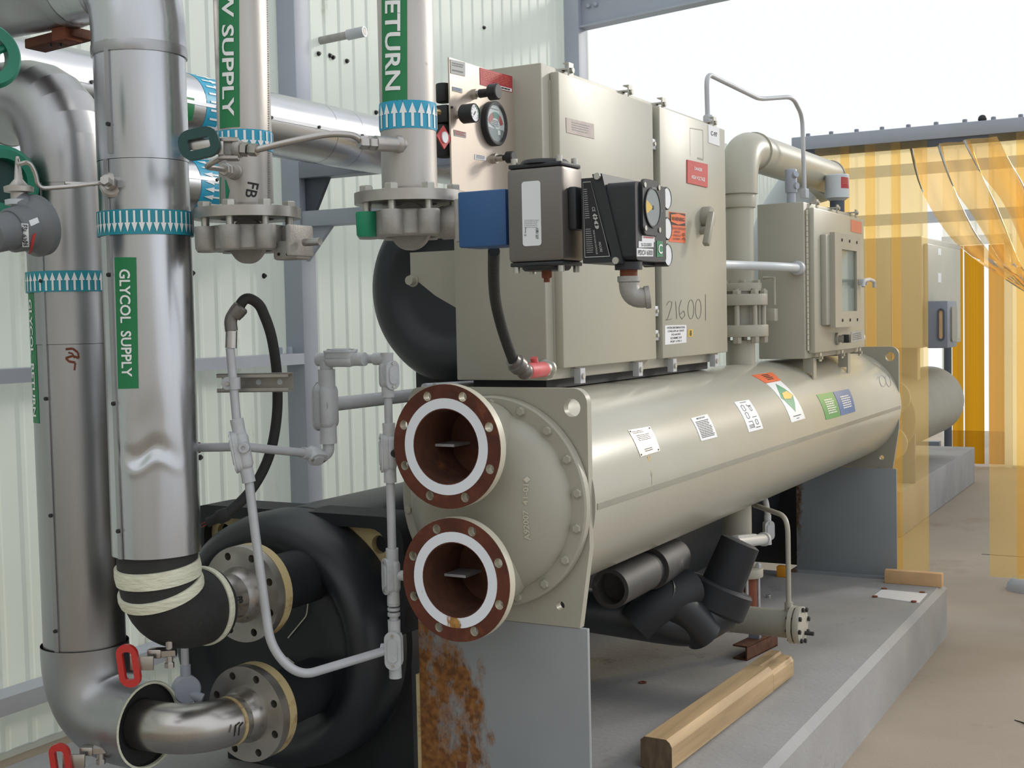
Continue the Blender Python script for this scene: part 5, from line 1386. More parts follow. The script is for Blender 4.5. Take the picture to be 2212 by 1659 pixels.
q = V((rvz(1402).x-.03, YV-.012, rvz(1402).z)); MB().cyl(q-V((.0, .0, 0)), rvz(1402), .0145, n=18).build('hub', 'condulet', ct)
# strut channel and strap
us = thing('strut_channel', 'slotted steel strut channel held behind the conduit by a strap', 'strut', A(560, 828, d=2.84))
u0, u1_ = A(468, 828, d=2.84), A(644, 828, d=2.84); u1_ = V((u1_.x, u0.y+(u1_.y-u0.y)*.6, u0.z))
du = u1_-u0; un = du.normalized(); bk = EZ.cross(un); bk = bk if bk.dot(CW) > 0 else -bk
hh = .021
MB().obox(u0-EZ*hh+bk*.03, du, EZ*2*hh, bk*.0025).build('web', 'strut', us)
for s in (-1, 1):
    MB().obox(u0+EZ*s*hh, du, EZ*(-s)*.0025, bk*.0325).build('flange', 'strut', us)
    MB().obox(u0+EZ*s*hh, du, EZ*(-s)*.009, bk*.0025).build('lip', 'strut', us)
for k in (.52, .82):
    p = u0+du*k+bk*.0295; MB().lathe(p, -bk, [(0, .0065), (.0008, .0065), (.0008, 0)], 16).build('slot', 'lgrey_pipe', us)
sp = A(506, 828, d=2.80)
MB().lathe(sp-EZ*.013, EZ, [(0, .0115), (.026, .0115), (.026, .0135), (0, .0135)], 20, loop=True).build('strap', 'galv', us)
MB().cyl(A(492, 828, d=2.795)+bk*.004, A(492, 828, d=2.795)-bk*.004, .014, n=20).build('strap_ear', 'galv', us)
MB().hexa(A(494, 829, d=2.795)-bk*.004, A(494, 829, d=2.795)-bk*.012, .005).build('screw', 'bolt_zinc', us)
# flexible black conduit
fc = thing('flexible_conduit', 'black flexible conduit arching off the conduit top and hanging loose', 'hose', A(580, 900, d=2.9))
MB().tube([top_, A(497, 690, d=2.80), A(512, 668, d=2.80)], .014, 20, fil=.012).build('elbow_fitting', 'charcoal', fc)
MB().lathe(A(505, 682, d=2.80), A(522, 662, d=2.80)-A(505, 682, d=2.80), [(0, .0165), (.012, .018), (.024, .018), (.028, .014)], 20).build('gland', 'charcoal', fc)
MB().tube([A(516, 664, d=2.80), A(530, 640, d=2.80), A(560, 655, d=2.82), A(585, 715, d=2.85), A(599, 800, d=2.9), A(600, 900, d=2.93), A(583, 990, d=2.95), A(540, 1068, d=2.95), A(487, 1112, d=2.93)], .0118, 18, fil=.05, seg=8).build('hose', 'black_rubber', fc, sharp=60)
a, b = A(492, 1109, d=2.93), A(438, 1134, d=2.93)
dd = (b-a).normalized()
MB().lathe(a-dd*.004, dd, [(0, .0135), (.008, .0165), (.026, .0165), (.034, .0115), (.056, .0112), (.056, 0)], 20).build('end_fitting', 'black_rubber', fc)
for s in (-1, 1): MB().tube([a+dd*.05+EZ*s*.003, a+dd*.085+EZ*s*.005], .0011, 6).build('wire', 'wire_red', fc)
# open pipe lying along the condenser top
op = thing('open_conduit', 'open ended grey conduit pointing out beside the condenser end plate', 'conduit', A(780, 865, X=-1.80))
o0 = A(696, 876, X=-1.83); o1 = V((-1.83, 4.2, o0.z))
MB().lathe(o0, EY, [(0, .0125), (0, .0168), (1.8, .0168), (1.8, .0125)], 24).build('pipe', 'galv', op)
MB().cyl(o0+EY*.01, o0+EY*.012, .0124, n=20).build('bore', 'dark_hole', op)
r1 = thing('cable_conduit', 'pair of thin grey conduits running under the cabinet along the condenser', 'conduit', (-1.66, 3.2, 1.285))
for k in range(2):
    MB().tube([(-1.69-.03*k, 2.66, 1.292), (-1.69-.03*k, 3.95, 1.262)], .010, 12).build('conduit', 'galv', r1)

# ================================================================== DISCHARGE RISER
XRi, YRi = -1.488, 4.395
rs = thing('discharge_riser', 'tan discharge pipe rising from the condenser and bending over behind the cabinets', 'pipe', (XRi, YRi, 1.27))
cR = (XRi, YRi)
rr_ = .052
def rz(py): return zAt(py, cR)
MB().cyl((XRi, YRi, 1.272), (XRi, YRi, rz(735)), rr_, n=40).build('stub', 'tan', rs)
def sq_fl(z0, z1, r, nm='flange'): return MB().cyl((XRi, YRi, z0), (XRi, YRi, z1), r, n=40, bev=.002).build(nm, 'tan', rs)
sq_fl(rz(727), rz(702), .100); sq_fl(rz(660), rz(636), .098); sq_fl(rz(630), rz(612), .078)
lab(MB().cyl((XRi, YRi, rz(702)), (XRi, YRi, rz(660)), .062, n=40).build('spool', 'tan_dark', rs), 'darker tan sight spool between the flanges')
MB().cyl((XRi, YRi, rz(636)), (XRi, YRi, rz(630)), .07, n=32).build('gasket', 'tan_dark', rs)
for k in range(8):
    a = k*PI/4+.2; p = V((XRi+.083*cos(a), YRi+.083*sin(a), 0))
    mb = MB().cyl(p+EZ*rz(738), p+EZ*rz(625), .0095, n=12); mb.hexa(p+EZ*rz(727), p+EZ*rz(741), .016); mb.hexa(p+EZ*rz(636), p+EZ*rz(628), .016); mb.build('stud', 'tan', rs)
for k in range(6):
    a = k*PI/3; p = V((XRi+.066*cos(a), YRi+.066*sin(a), 0)); MB().hexa(p+EZ*rz(612), p+EZ*rz(606), .011).build('bolt', 'tan', rs)
MB().cyl((XRi, YRi, rz(612)), (XRi, YRi, rz(445)), rr_, n=40).build('pipe', 'tan_gloss', rs)
MB().cyl((XRi, YRi, rz(450)), (XRi, YRi, rz(418)), .060, n=40, bev=.003).build('coupling', 'tan_gloss', rs)
zt_ = A(1720, 335, X=XRi).z
zt_ = rz(318)
rE = .068
MB().tube([(XRi, YRi, rz(420)), (XRi, YRi, zt_), (XRi, YRi+.18, zt_)], rE, 40, fil=.15, seg=12).build('elbow', 'tan_gloss', rs, sharp=60)
ye = A(1790, 345, X=XRi).y
MB().lathe((XRi, YRi+.17, zt_), EY, [(0, rE), (0, rE+.006), (.012, rE+.006), (.014, rE+.002), (ye-YRi-.17, rE+.002)], 40).build('cross_pipe', 'tan_gloss', rs)
ring_on((XRi, ye, zt_), EY, rE+.003, .012, 'tan_dark', rs, 'weld_bead', .003)
MB().tube([(XRi, ye, zt_), (XRi, ye+.13, zt_-.02), (XRi-.14, ye+.13, zt_-.04)], rE, 36, fil=.12, seg=9).build('elbow', 'tan_gloss', rs, sharp=60)
# flat side lugs by the flanges
MB().box((XRi+.02, YRi+.09, rz(695)), (XRi+.10, YRi+.13, rz(668)), .002).build('side_block', 'tan', rs)
MB().tube([(XRi+.09, YRi+.12, rz(660)), (XRi+.09, YRi+.12, rz(600)), (XRi+.05, YRi+.12, rz(600))], .006, 10).build('side_tube', 'tan', rs)
# ---- conduit from cabinet to second panel
k0 = A(1566, 578, Y=cy1-.02); k1 = A(1722, 578, Y=4.66)
XK = -1.36
y20 = A(1752, 430, X=-1.29).y
cc2 = thing('cabinet_conduit', 'pale conduit crossing from the tall cabinet to the smaller cabinet', 'conduit', A(1640, 580, Y=4.3))
e_ = A(1726, 579, Y=y20); zk = e_.z
MB().tube([(XB-.03, cy1-.005, zk+.002), (XB-.03, cy1+.2, zk+.004), (e_.x, y20-.18, zk), (e_.x, y20, zk)], .0155, 18, fil=.09).build('conduit', 'lgrey_pipe', cc2, sharp=60)
MB().cyl((e_.x, y20-.032, zk), (e_.x, y20, zk), .026, n=20, bev=.003).build('locknut', 'galv', cc2)
# ---- thin tube arching over
tt_ = thing('arched_tube', 'thin grey tube arching between the tops of the two cabinets', 'tube', A(1620, 200, Y=4.3))
b0 = A(1529, 262, X=-1.44); b0.z = cz1
pts = [b0+EZ*.002, A(1526, 158, X=-1.44), A(1640, 214, X=-1.42), A(1712, 209, X=-1.36), A(1733, 250, X=-1.36)]
fin = A(1738, 425, X=-1.36)
MB().tube(pts+[V((fin.x, fin.y, fin.z))], .008, 14, fil=.045, seg=8).build('tube', 'galv', tt_, sharp=60)
MB().hexa(b0, b0+EZ*.03, .016).build('nut', 'galv', tt_); MB().hexa(fin-EZ*.005, fin+EZ*.03, .017).build('nut', 'galv', tt_)

# ================================================================== SECOND CABINET
X2 = -1.29
y20 = A(1752, 430, X=X2).y; z20 = A(1762, 772, X=X2).z-.004; z21 = A(1750, 434, X=X2).z; y21 = A(1868, 600, X=X2).y
xb2 = A(1637, 600, Y=y20).x
c3 = thing('starter_cabinet', 'smaller tan cabinet with windowed door on legs over the condenser', 'cabinet', (X2-.1, (y20+y21)/2, z20))
MB().box((xb2, y20, z20), (X2-.028, y21, z21), .004).build('body', 'tan', c3)
MB().box((X2-.0275, y20+.035, z20+.02), (X2, y21-.01, z21-.02), .004).build('door', 'tan_gloss', c3)
z = z20+.03
k2 = MB().cyl((X2-.022, y20+.02, z), (X2-.022, y20+.02, z+.0185), .0045, n=8).build('hinge_knuckle', 'tan_edge', c3)
while z < z21-.05:
    z += .02; copy_of(k2, c3, (X2-.022, y20+.02, z))
# window box
wy0, wy1 = A(1803, 600, X=X2+.04).y, A(1858, 600, X=X2+.04).y
wz1, wz0 = A(1812, 503, X=X2+.04).z, A(1812, 707, X=X2+.04).z
gy0_, gy1_ = A(1818, 600, X=X2+.04).y, A(1850, 600, X=X2+.04).y; gz1_, gz0_ = A(1830, 540, X=X2+.04).z, A(1830, 672, X=X2+.04).z
MB().box((X2, wy0-.05, wz0+.01), (X2+.022, wy1-.02, wz1-.01), .003).build('window_back', 'tan', c3)
MB().prism([(wy0, wz0), (wy1, wz0), (wy1, wz1), (wy0, wz1)], [[(gy0_, gz0_), (gy1_, gz0_), (gy1_, gz1_), (gy0_, gz1_)]], (X2+.022, 0, 0), EY, EZ, EX*.02).build('window_frame', 'tan', c3)
MB().box((X2+.0225, gy0_-.01, gz0_-.01), (X2+.024, gy1_+.01, gz1_+.01)).build('display', 'glass_grey', c3)
MB().box((X2+.034, gy0_-.004, gz0_-.004), (X2+.036, gy1_+.004, gz1_+.004)).build('pane', 'clear_lens', c3)
for i in range(3):
    for zz in (gz1_+.035, gz0_-.035):
        p = V((X2+.042, gy0_+(gy1_-gy0_)*(i/2), zz)); MB().cyl(p, p+EX*.003, .006, n=8).build('screw', 'screw_dark', c3)
hz = A(1830, 607, X=X2+.06).z
MB().box((X2+.042, wy1-.035, hz-.012), (X2+.075, wy1-.015, hz+.012), .003).build('handle_stem', 'grey_pale', c3)
MB().tube([(X2+.08, wy1-.12, hz-.02), (X2+.082, wy1-.11, hz+.004), (X2+.082, wy1-.025, hz+.010), (X2+.082, wy1+.06, hz+.004), (X2+.08, wy1+.07, hz-.02)], .0075, 10, fil=.012).build('handle', 'grey_pale', c3)
S = onXq(((1838, 474), (1861, 480), (1861, 505), (1838, 500)), X2); decal(S, 'salmon', c3, 'sticker', .0012, 1, 1, 'orange sticker in the upper corner')
S = onXq(((1838, 717), (1864, 713), (1864, 735), (1838, 740)), X2); o = decal(S, 'pale_print', c3, 'sticker', .0012, 1, 1, 'faded pale sticker low on the door'); Ink(S, .002).rows(.1, .2, .9, .9, 4, .4).build('print', 'grey_print', o)
p = A(1806, 732, X=X2); MB().lathe(p, EX, [(0, .024), (.01, .024), (.012, .014), (.03, .014), (.03, 0)], 20).build('knob', 'tan_dark', c3); MB().box(p+V((.022, .0, -.016)), p+V((.05, .035, .016)), .002).build('knob_grip', 'black_plastic', c3)
for (px, py, top) in ((1768, 436, 1), (1812, 448, 1), (1852, 460, 1), (1775, 776, 0), (1822, 768, 0), (1860, 762, 0)):
    yy = A(px, py, X=X2).y; zz = z21 if top else z20
    s = 1 if top else -1
    MB().box((X2-.06, yy-.011, zz), (X2-.004, yy+.011, zz+s*.005)).box((X2-.008, yy-.013, zz-s*.018), (X2-.003, yy+.013, zz+s*.014)).build('latch', 'bolt_zinc', c3)
    MB().cyl((X2-.003, yy, zz), (X2+.004, yy, zz), .007, n=10).build('screw', 'bolt_zinc', c3)
# legs on the shell
for px in (1772, 1845):
    yy = A(px, 800, X=X2).y; dx = X2-.02-XC; zs = ZC+math.sqrt(RS*RS-dx*dx)-.003
    MB().box((X2-.026, yy-.02, zs), (X2-.02, yy+.02, z20)).box((X2-.06, yy-.02, zs+.03), (X2-.0262, yy-.014, z20)).build('leg', 'tan', c3)
p = A(1876, 728, X=X2-.04); MB().cyl((p.x, y21, p.z), (p.x, y21+.05, p.z), .014, n=16).build('lamp', 'galv', c3)
MB().lathe((p.x, y21+.05, p.z), EY, [(0, .014), (.004, .022), (.03, .022), (.034, .016), (.034, 0)], 20).build('lamp_lens', 'grey_pale', c3)
# things on top of the second cabinet
cn = A(1808, 405, X=-1.38)
cnb = V((cn.x, cn.y, z21))
cu_ = thing('vent_cap', 'grey round cap with red label on top of the smaller cabinet', 'cap', cnb)
zc_a, zc_b = A(1808, 428, X=-1.38).z, A(1808, 378, X=-1.38).z
MB().cyl(cnb, V((cn.x, cn.y, zc_a+.002)), .03, n=20).build('stem', 'steel_dark', cu_)
MB().lathe((cn.x, cn.y, zc_a), EZ, [(-.012, .03), (0, .0475), (0, .05), (zc_b-zc_a-.004, .05), (zc_b-zc_a, .047), (zc_b-zc_a, 0)], 36).build('cap', 'lgrey_pipe', cu_)
S = onCyl(((1817, 382), (1832, 384), (1833, 407), (1817, 406)), 'Z', (cn.x, cn.y), .05); o = decal(S, 'red_dark', cu_, 'label', .0012, 4, 1, 'red label with pale lines'); Ink(S, .002).rows(.1, .15, .9, .7, 4, .3).build('print', 'salmon', o)
fp = A(1709, 430, X=-1.37); fp.z = z21
fg = thing('conduit_seal', 'blue grey conduit seal fitting standing on the smaller cabinet', 'fitting', fp)
MB().cyl(fp, fp+EZ*.05, .016, n=18).build('nipple', 'steel_blue', fg)
zz = A(1709, 417, X=-1.37).z; zt2 = A(1709, 366, X=-1.37).z
MB().cyl(V((fp.x, fp.y, zz)), V((fp.x, fp.y, zt2)), .022, n=24, bev=.004).build('body', 'steel_blue', fg)
dq = V((.7, -.5, .3)).normalized(); MB().cyl(V((fp.x, fp.y, (zz+zt2)/2+.012)), V((fp.x, fp.y, (zz+zt2)/2+.012))+dq*.034, .012, n=16).build('plug', 'steel_blue', fg)
dq = V((.8, -.3, -.1)).normalized(); MB().cyl(V((fp.x, fp.y, (zz+zt2)/2-.016)), V((fp.x, fp.y, (zz+zt2)/2-.016))+dq*.030, .012, n=16).build('plug', 'steel_blue', fg)
# pale suction elbow behind the smaller cabinet
sc_ = thing('suction_pipe', 'pale grey bent suction pipe half hidden behind the smaller cabinet', 'pipe', A(1640, 520, Y=4.9))
MB().tube([A(1672, 640, Y=5.3), A(1658, 505, Y=5.3), A(1725, 405, Y=5.35)], .09, 32, fil=.15, seg=10).build('bend', 'lgrey_pipe', sc_, sharp=60)
# ================================================================== UNDER THE CONDENSER
# drop leg from the shell
dn = A(1592, 1140, X=XC)
dl_ = thing('liquid_leg', 'tan drop pipe under the condenser leading to a small flange', 'pipe', (XC, dn.y, .55))
ysl = dn.y
MB().cyl((XC, ysl, zAt(1178, (XC, ysl))), (XC, ysl, ZC-RS+.01), .052, n=36).build('pipe', 'tan', dl_)
zf0 = zAt(1245, (XC+.03, ysl))
MB().cyl((XC, ysl, zf0), (XC, ysl, zAt(1170, (XC, ysl))), .03, n=20).build('neck', 'tan_dark', dl_)
MB().cyl((XC+.03, ysl, zf0), (XC+.03, ysl, zf0+.032), .062, n=32, bev=.004).build('flange', 'tan', dl_)
for k in range(4):
    a = k*PI/2+.4; p = V((XC+.03+.045*cos(a), ysl+.045*sin(a), zf0)); MB().cyl(p-EZ*.12, p+EZ*.05, .006, n=10).hexa(p+EZ*.032, p+EZ*.045, .011).build('stud', 'galv', dl_)
MB().cyl((XC+.03, ysl, zf0-.13), (XC+.03, ysl, zf0), .04, n=24).build('valve_body', 'rust_brown', dl_)
# small white solenoid coil with conduit
so = A(1612, 1167, X=-1.40)
sv = thing('solenoid_valve', 'white solenoid coil with conduit elbow under the condenser', 'valve', so)
s0_, s1_ = A(1588, 1172, X=-1.40), A(1648, 1165, X=-1.40)
MB().tube([s0_, s1_], .020, 20).build('coil', 'grey_pale', sv)
MB().obox(s0_+EZ*.012-EX*.012, (s1_-s0_)*.65, EX*.024, EZ*.012, .003).build('cap', 'grey_pale', sv)
MB().cyl(s1_, s1_+(s1_-s0_).normalized()*.02, .025, n=20).build('nut', 'grey_pale', sv)
w = A(1660, 1140, X=-1.42)
condulet(sv, A(1659, 1176, X=-1.42), A(1658, 1112, X=-1.42), V((.6, -.7, 0)), .015, .012)
MB().tube([A(1658, 1114, X=-1.42), A(1655, 1085, X=-1.42), A(1645, 1060, X=-1.45)], .011, 14, fil=.03).build('conduit', 'galv', sv)
# filter drier lying across
fd0 = A(1612, 1338, Y=4.12); 
fd1 = A(1735, 1352, Y=4.12); fax = V((fd1.x-fd0.x, 0, 0)); 
xe = fd1.x; zfd = (A(1745, 1352, Y=4.12).z)
fdr = thing('filter_drier', 'tan cylinder with bolted end cap lying across under the condenser', 'filter', ((fd0.x+xe)/2, 4.12, zfd-.06))
rF = .047
MB().cyl((fd0.x-.25, 4.12, zfd), (xe-.02, 4.12, zfd), rF, n=36).build('body', 'tan_dark', fdr)
MB().lathe((xe-.04, 4.12, zfd), EX, [(0, rF), (0, rF+.016), (.014, rF+.016), (.014, rF)], 36, loop=True).build('flange', 'tan', fdr)
MB().cyl((xe-.022, 4.12, zfd), (xe+.0, 4.12, zfd), rF+.015, n=36, bev=.003).build('end_cap', 'tan', fdr)
for k in range(8):
    a = k*PI/4+.2; p = V((xe-.045, 4.12+(rF+.008)*cos(a), zfd+(rF+.008)*sin(a))); MB().cyl(p, p+EX*.052, .0045, n=8).hexa(p+EX*.045, p+EX*.053, .008).build('bolt', 'screw_dark', fdr)
p = V((xe, 4.14, zfd-.03)); MB().cyl(p, p+EX*.03, .007, n=10).build('drain_plug', 'screw_dark', fdr)
# line from the shell down into the drier
pt0 = A(1700, 1312, Y=4.12); 
ln = thing('charging_line', 'thin tan line bending down from the condenser into the filter cylinder', 'tube', (xe-.08, 4.12, zfd+.05))
qx = A(1703, 1250, Y=4.12).x
MB().tube([(qx, 4.12, zfd+.03), (qx, 4.12, A(1695, 1116, Y=4.12).z), (A(1630, 1112, Y=4.3).x, 4.3, A(1695, 1116, Y=4.12).z+.005)], .0085, 14, fil=.06).build('tube', 'tan', ln, sharp=60)
MB().cyl((qx, 4.12, zfd+.03), (qx, 4.12, zfd+.075), .0135, n=16).build('socket', 'tan', ln)
# bracket on rusty block
bb = A(1650, 1400, Z=PADZ)
bs_ = thing('support_block', 'short rusty steel channel block carrying the filter cylinder', 'block', (bb.x, bb.y, PADZ))
xs, ys = A(1645, 1412, Z=PADZ).x, A(1645, 1412, Z=PADZ).y
b0, b1 = A(1614, 1428, Z=PADZ), A(1680, 1395, Z=PADZ)
dv_ = b1-b0; dv_.z = 0; nv = V((-dv_.y, dv_.x, 0)).normalized()
MB().obox(b0, dv_, nv*.055, EZ*.006).obox(b0, dv_, nv*.006, EZ*.05).obox(b0+EZ*.046, dv_, nv*.055, EZ*.006).build('channel', 'rust_dark', bs_)
pc_ = b0+dv_*.5+nv*.03
MB().box((pc_.x-.02, pc_.y-.012, PADZ+.052), (pc_.x+.02, pc_.y+.012, zfd-rF+.002)).build('post', 'steel_grey', bs_)
MB().lathe((pc_.x-.006, 4.12, zfd), EX, [(0, rF), (.012, rF), (.012, rF+.002), (0, rF+.002)], 36, loop=True).build('strap', 'galv', bs_)

# black insulated pieces: twin clad cans, capped valve and the big bend
g0, g1 = A(1318, 1272, d=3.52), A(1462, 1198, d=3.95)
dg = (g1-g0).normalized()
cans = thing('insulated_line', 'grey wrapped pipe in two lengths with open end under the condenser', 'pipe', g0)
Lg = (g1-g0).length
MB().lathe(g0, dg, [(.05, 0), (.05, .043), (0, .044), (0, .056), (Lg*.48, .056), (Lg*.48, .04)], 36, caps=False).build('wrap', 'grey_can', cans)
MB().lathe(g0+dg*Lg*.47, dg, [(0, .04), (0, .052), (Lg*.08, .052), (Lg*.08, .04)], 32, loop=True).build('joint_foam', 'black_foam', cans)
MB().lathe(g0+dg*Lg*.56, dg, [(0, .05), (0, .063), (Lg*.34, .063), (Lg*.42, .05), (Lg*.46, .03), (Lg*.46, 0)], 36).build('wrap', 'grey_can', cans)
k0 = A(1556, 1255, d=3.95)
cap = thing('insulated_valve', 'black foam wrapped valve with wide collar under the condenser', 'valve', k0)
ka = (A(1600, 1170, d=3.95)-A(1545, 1300, d=3.95)).normalized()
kb = A(1545, 1300, d=3.95)
MB().lathe(kb-ka*.03, ka, [(0, .05), (0, .094), (.01, .102), (.08, .102), (.088, .095), (.088, .07), (.09, .062)], 40).build('collar', 'black_foam', cap)
MB().lathe(kb+ka*.05, ka, [(0, .05), (0, .066), (.15, .062), (.155, .05), (.158, 0)], 36).build('cap', 'black_foam', cap)
bd = thing('insulated_bend', 'thick black insulated pipe bend hanging low over the plinth', 'pipe', A(1450, 1380, Z=PADZ))
zz = PADZ+.075
bp0 = A(1430, 1300, d=3.9); 
MB().tube([A(1225, 1310, d=3.85), A(1440, 1345, d=3.85), A(1500, 1352, d=3.9), A(1560, 1315, d=3.93)], .066, 32, fil=.1, seg=8).build('bend', 'black_vinyl', bd, sharp=60)
MB().tube([A(1425, 1285, d=3.8), A(1470, 1310, d=3.84), A(1520, 1370, d=3.88)], .060, 28, fil=.08).build('branch', 'black_vinyl', bd, sharp=60)
MB().tube([A(1372, 1350, d=3.78), A(1425, 1300, d=3.78), A(1492, 1268, d=3.86)], .056, 28, fil=.08).build('wrap', 'black_foam', bd)
lo = thing('lower_drum', 'dark insulated lower drum in the shade beneath the condenser', 'drum', (-2.0, 4.2, PADZ))
# orange block added in place of the bright amber strip glimpsed through the gap
p = A(1686, 1214, Y=5.70)
tag(MB().box((p.x-.02, 5.70, PADZ), (p.x+.03, 5.74, PADZ+.05), .003).build('amber_glimpse', 'orange_glimpse'), 'small orange block standing in for the bright amber strip glimpsed behind the drop pipe', 'block')
bpy.data.objects.remove(lo)

# ================================================================== TIMBER ON THE PLINTH
n0, n1 = A(1418, 1664, Z=PADZ), A(1686, 1462, Z=PADZ)
dt = n1-n0; dt.z = 0; Lt = dt.length; dt.normalize(); st_ = V((dt.y, -dt.x, 0))
tm = thing('timber_beam', 'weathered square timber lying along the edge of the plinth', 'timber', (n0.x, n0.y, PADZ))
hw_ = .046
prof = [(-hw_, .004), (-hw_+.012, 0), (hw_-.012, 0), (hw_, .010), (hw_, .068), (hw_-.006, .080), (hw_-.016, .088), (-hw_+.012, .088), (-hw_, .078)]
mb = MB().prism(prof, [], n0, st_, EZ, dt*(Lt*.80)); mb.build('beam', 'wood', tm, sharp=25)
prof2 = [(-hw_, .004), (-hw_+.012, 0), (hw_-.012, 0), (hw_, .012), (hw_, .060), (hw_-.008, .074), (.004, .080), (0, .088), (-hw_+.012, .088), (-hw_, .078)]
mb = MB().prism(prof2, [], n0+dt*(Lt*.802), st_, EZ, dt*(Lt*.198)); mb.build('split_end', 'wood', tm, sharp=25)
mb = MB().prism([(a*.995, b*.99+.0004) for a, b in prof], [], n0-dt*.0008, st_, EZ, dt*.0008); lab(mb.build('end_grain', 'wood_end', tm), 'dark end grain')
# pale board under the amber curtain
q0, q1 = A(1908, 1230, X=-1.42), A(2045, 1258, Z=PADZ)
yb = A(1915, 1262, Z=PADZ).y
tag(MB().box((A(1908, 1258, Y=yb).x, yb+.02, PADZ), (-1.04, yb+.06, PADZ+.06), .003).build('pale_board', 'wood_pale'), 'pale board on the plinth under the amber strips', 'board')

# ================================================================== STRIP CURTAIN
YH = 6.2
hz0 = (A(1780, 325.5, Y=YH).z+A(2212, 280.5, Y=YH).z)/2; hz1 = (A(1712, 304.6, Y=YH).z+A(2212, 246.7, Y=YH).z)/2
hx0 = A(1712, 310, Y=YH).x
hd2 = thing('curtain_header', 'long blue grey steel header carrying the amber strip curtain', 'header', (0, YH, hz0))
MB().box((hx0, YH-.02, hz0-.0), (3.2, YH+.10, hz1), .004).build('beam', 'steel_blue', hd2)
MB().box((hx0+.05, YH-.012, hz0-.035), (3.2, YH-.004, hz0)).build('rail', 'steel_dark', hd2)
for px in (1745, 1795, 1850, 1905, 1962, 2022, 2084, 2146, 2205):
    p = A(px, 250, Y=YH+.02); MB().hexa((p.x, YH+.02, hz1), (p.x, YH+.02, hz1+.018), .011).build('bolt', 'steel_grey', hd2)
px_ = A(2122, 250, Y=YH+.02); lab(MB().ball((px_.x, YH+.02, hz1+.012), .02, 12).build('cap_nut', 'screw_dark', hd2), 'dark cap nut')
def strip(xc, w, z0, z1, y, label, name='curtain_strip', grp='amber curtain strips'):
    mb = MB(); n = 8; m = 10; vs_ = []
    prof = [(xc-w/2+w*i/n, .008*sin(PI*i/n)) for i in range(n+1)]
    mb.prism([(a, b) for a, b in prof]+[(a, b+.0025) for a, b in reversed(prof)], [], (0, y, z0), EX, EY, EZ*(z1-z0))
    return tag(mb.build(name, 'amber_strip', sharp=60), label, 'strip', grp)
SW = A(1885, 600, Y=YH).x-A(1831, 600, Y=YH).x       # pitch of the strips
x0 = A(1831, 600, Y=YH).x
zbot = A(1980, 1231, Y=YH).z
for k in range(-1, 3):
    xc = x0+SW*(k+.5)
    strip(xc, SW+.045, zbot, hz0-.002, YH-.03-(.012 if k % 2 else 0), ('amber strip directly behind the vent cap with the red label', 'amber strip behind the top corner of the smaller cabinet', 'amber strip just past the door edge of the smaller cabinet', 'amber strip beside the rear stand bordering the walk-through gap')[k+1])
xr = A(2150, 800, Y=YH).x
for k in range(5):
    xc = xr+SW*(k+.5)
    strip(xc, SW+.045, zbot-.0, hz0-.002, YH-.03-(.012 if k % 2 else 0), ('amber strip across the walk-through gap from the rear stand', 'second amber strip away from the walk-through gap', 'third amber strip away from the walk-through gap', 'fourth amber strip away from the walk-through gap', 'fifth amber strip away from the walk-through gap')[k])
# strips drawn aside in a swag
def swag(pts, w, label):
    pts = [V(p) for p in pts]; path = []
    for i in range(41):
        t = i/40*(len(pts)-1); k = min(int(t), len(pts)-2); f = t-k
        p0 = pts[max(k-1, 0)]; p1 = pts[k]; p2 = pts[k+1]; p3 = pts[min(k+2, len(pts)-1)]
        path.append(.5*((2*p1)+(p2-p0)*f+(2*p0-5*p1+4*p2-p3)*f*f+(3*p1-p0-3*p2+p3)*f**3))
    mb = MB(); vs_ = []; fs = []; n = 6
    for i, p in enumerate(path):
        u_ = i/40; ww = w*.92*(1-.62*math.exp(-((u_-.48)/.30)**2))
        for j in range(n+1):
            s = j/n-.5; tw = .9*u_
            vs_.append(p+EX*s*ww*cos(tw)+EY*(s*ww*sin(tw)+.012*sin(s*9+i*.3))+EZ*s*ww*.25*min(i/6, 1))
    N = len(vs_); W = n+1
    vs_ += [q+V((.0005, .0025, 0)) for q in vs_]
    for i in range(40):
        for j in range(n):
            q = [i*W+j, i*W+j+1, (i+1)*W+j+1, (i+1)*W+j]; fs.append(q); fs.append([x+N for x in reversed(q)])
        for j in (0, n): a, b = i*W+j, (i+1)*W+j; fs.append([a, b, b+N, a+N])
    mb.add(vs_, fs)
    return tag(mb.build('swagged_strip', 'amber_fold', sharp=80), label, 'strip', 'amber strips tied aside')
zt_h = hz0-.01
def hp_(px, py): return A(px, py, Y=YH-.13)
for i, ps_ in enumerate((
        [(2000, 318), (2022, 400), (2075, 500), (2130, 560), (2200, 610), (2260, 655), (2278, 760), (2282, 960), (2284, 1200)],
        [(2060, 308), (2090, 390), (2130, 460), (2180, 560), (2210, 600), (2264, 658), (2296, 760), (2306, 960), (2312, 1205)],
        [(2118, 300), (2150, 360), (2195, 430), (2230, 530), (2250, 600), (2268, 662), (2316, 760), (2334, 960), (2342, 1210)])):
    swag([hp_(*q)-EY*.015*i for q in ps_], SW+.05, ('amber strip swept aside in the lowest of three swags', 'amber strip swept aside between two other swags', 'amber strip swept aside in the highest of three swags')[i])

tk = hp_(2264, 658)-EY*.02
tag(MB().lathe(tk-EZ*.02, V((.25, 0, 1)), [(0, .05), (0, .058), (.04, .058), (.04, .05)], 24, loop=True).build('strip_tie', 'black_rubber'), 'dark band tying the swept amber strips together', 'tie')
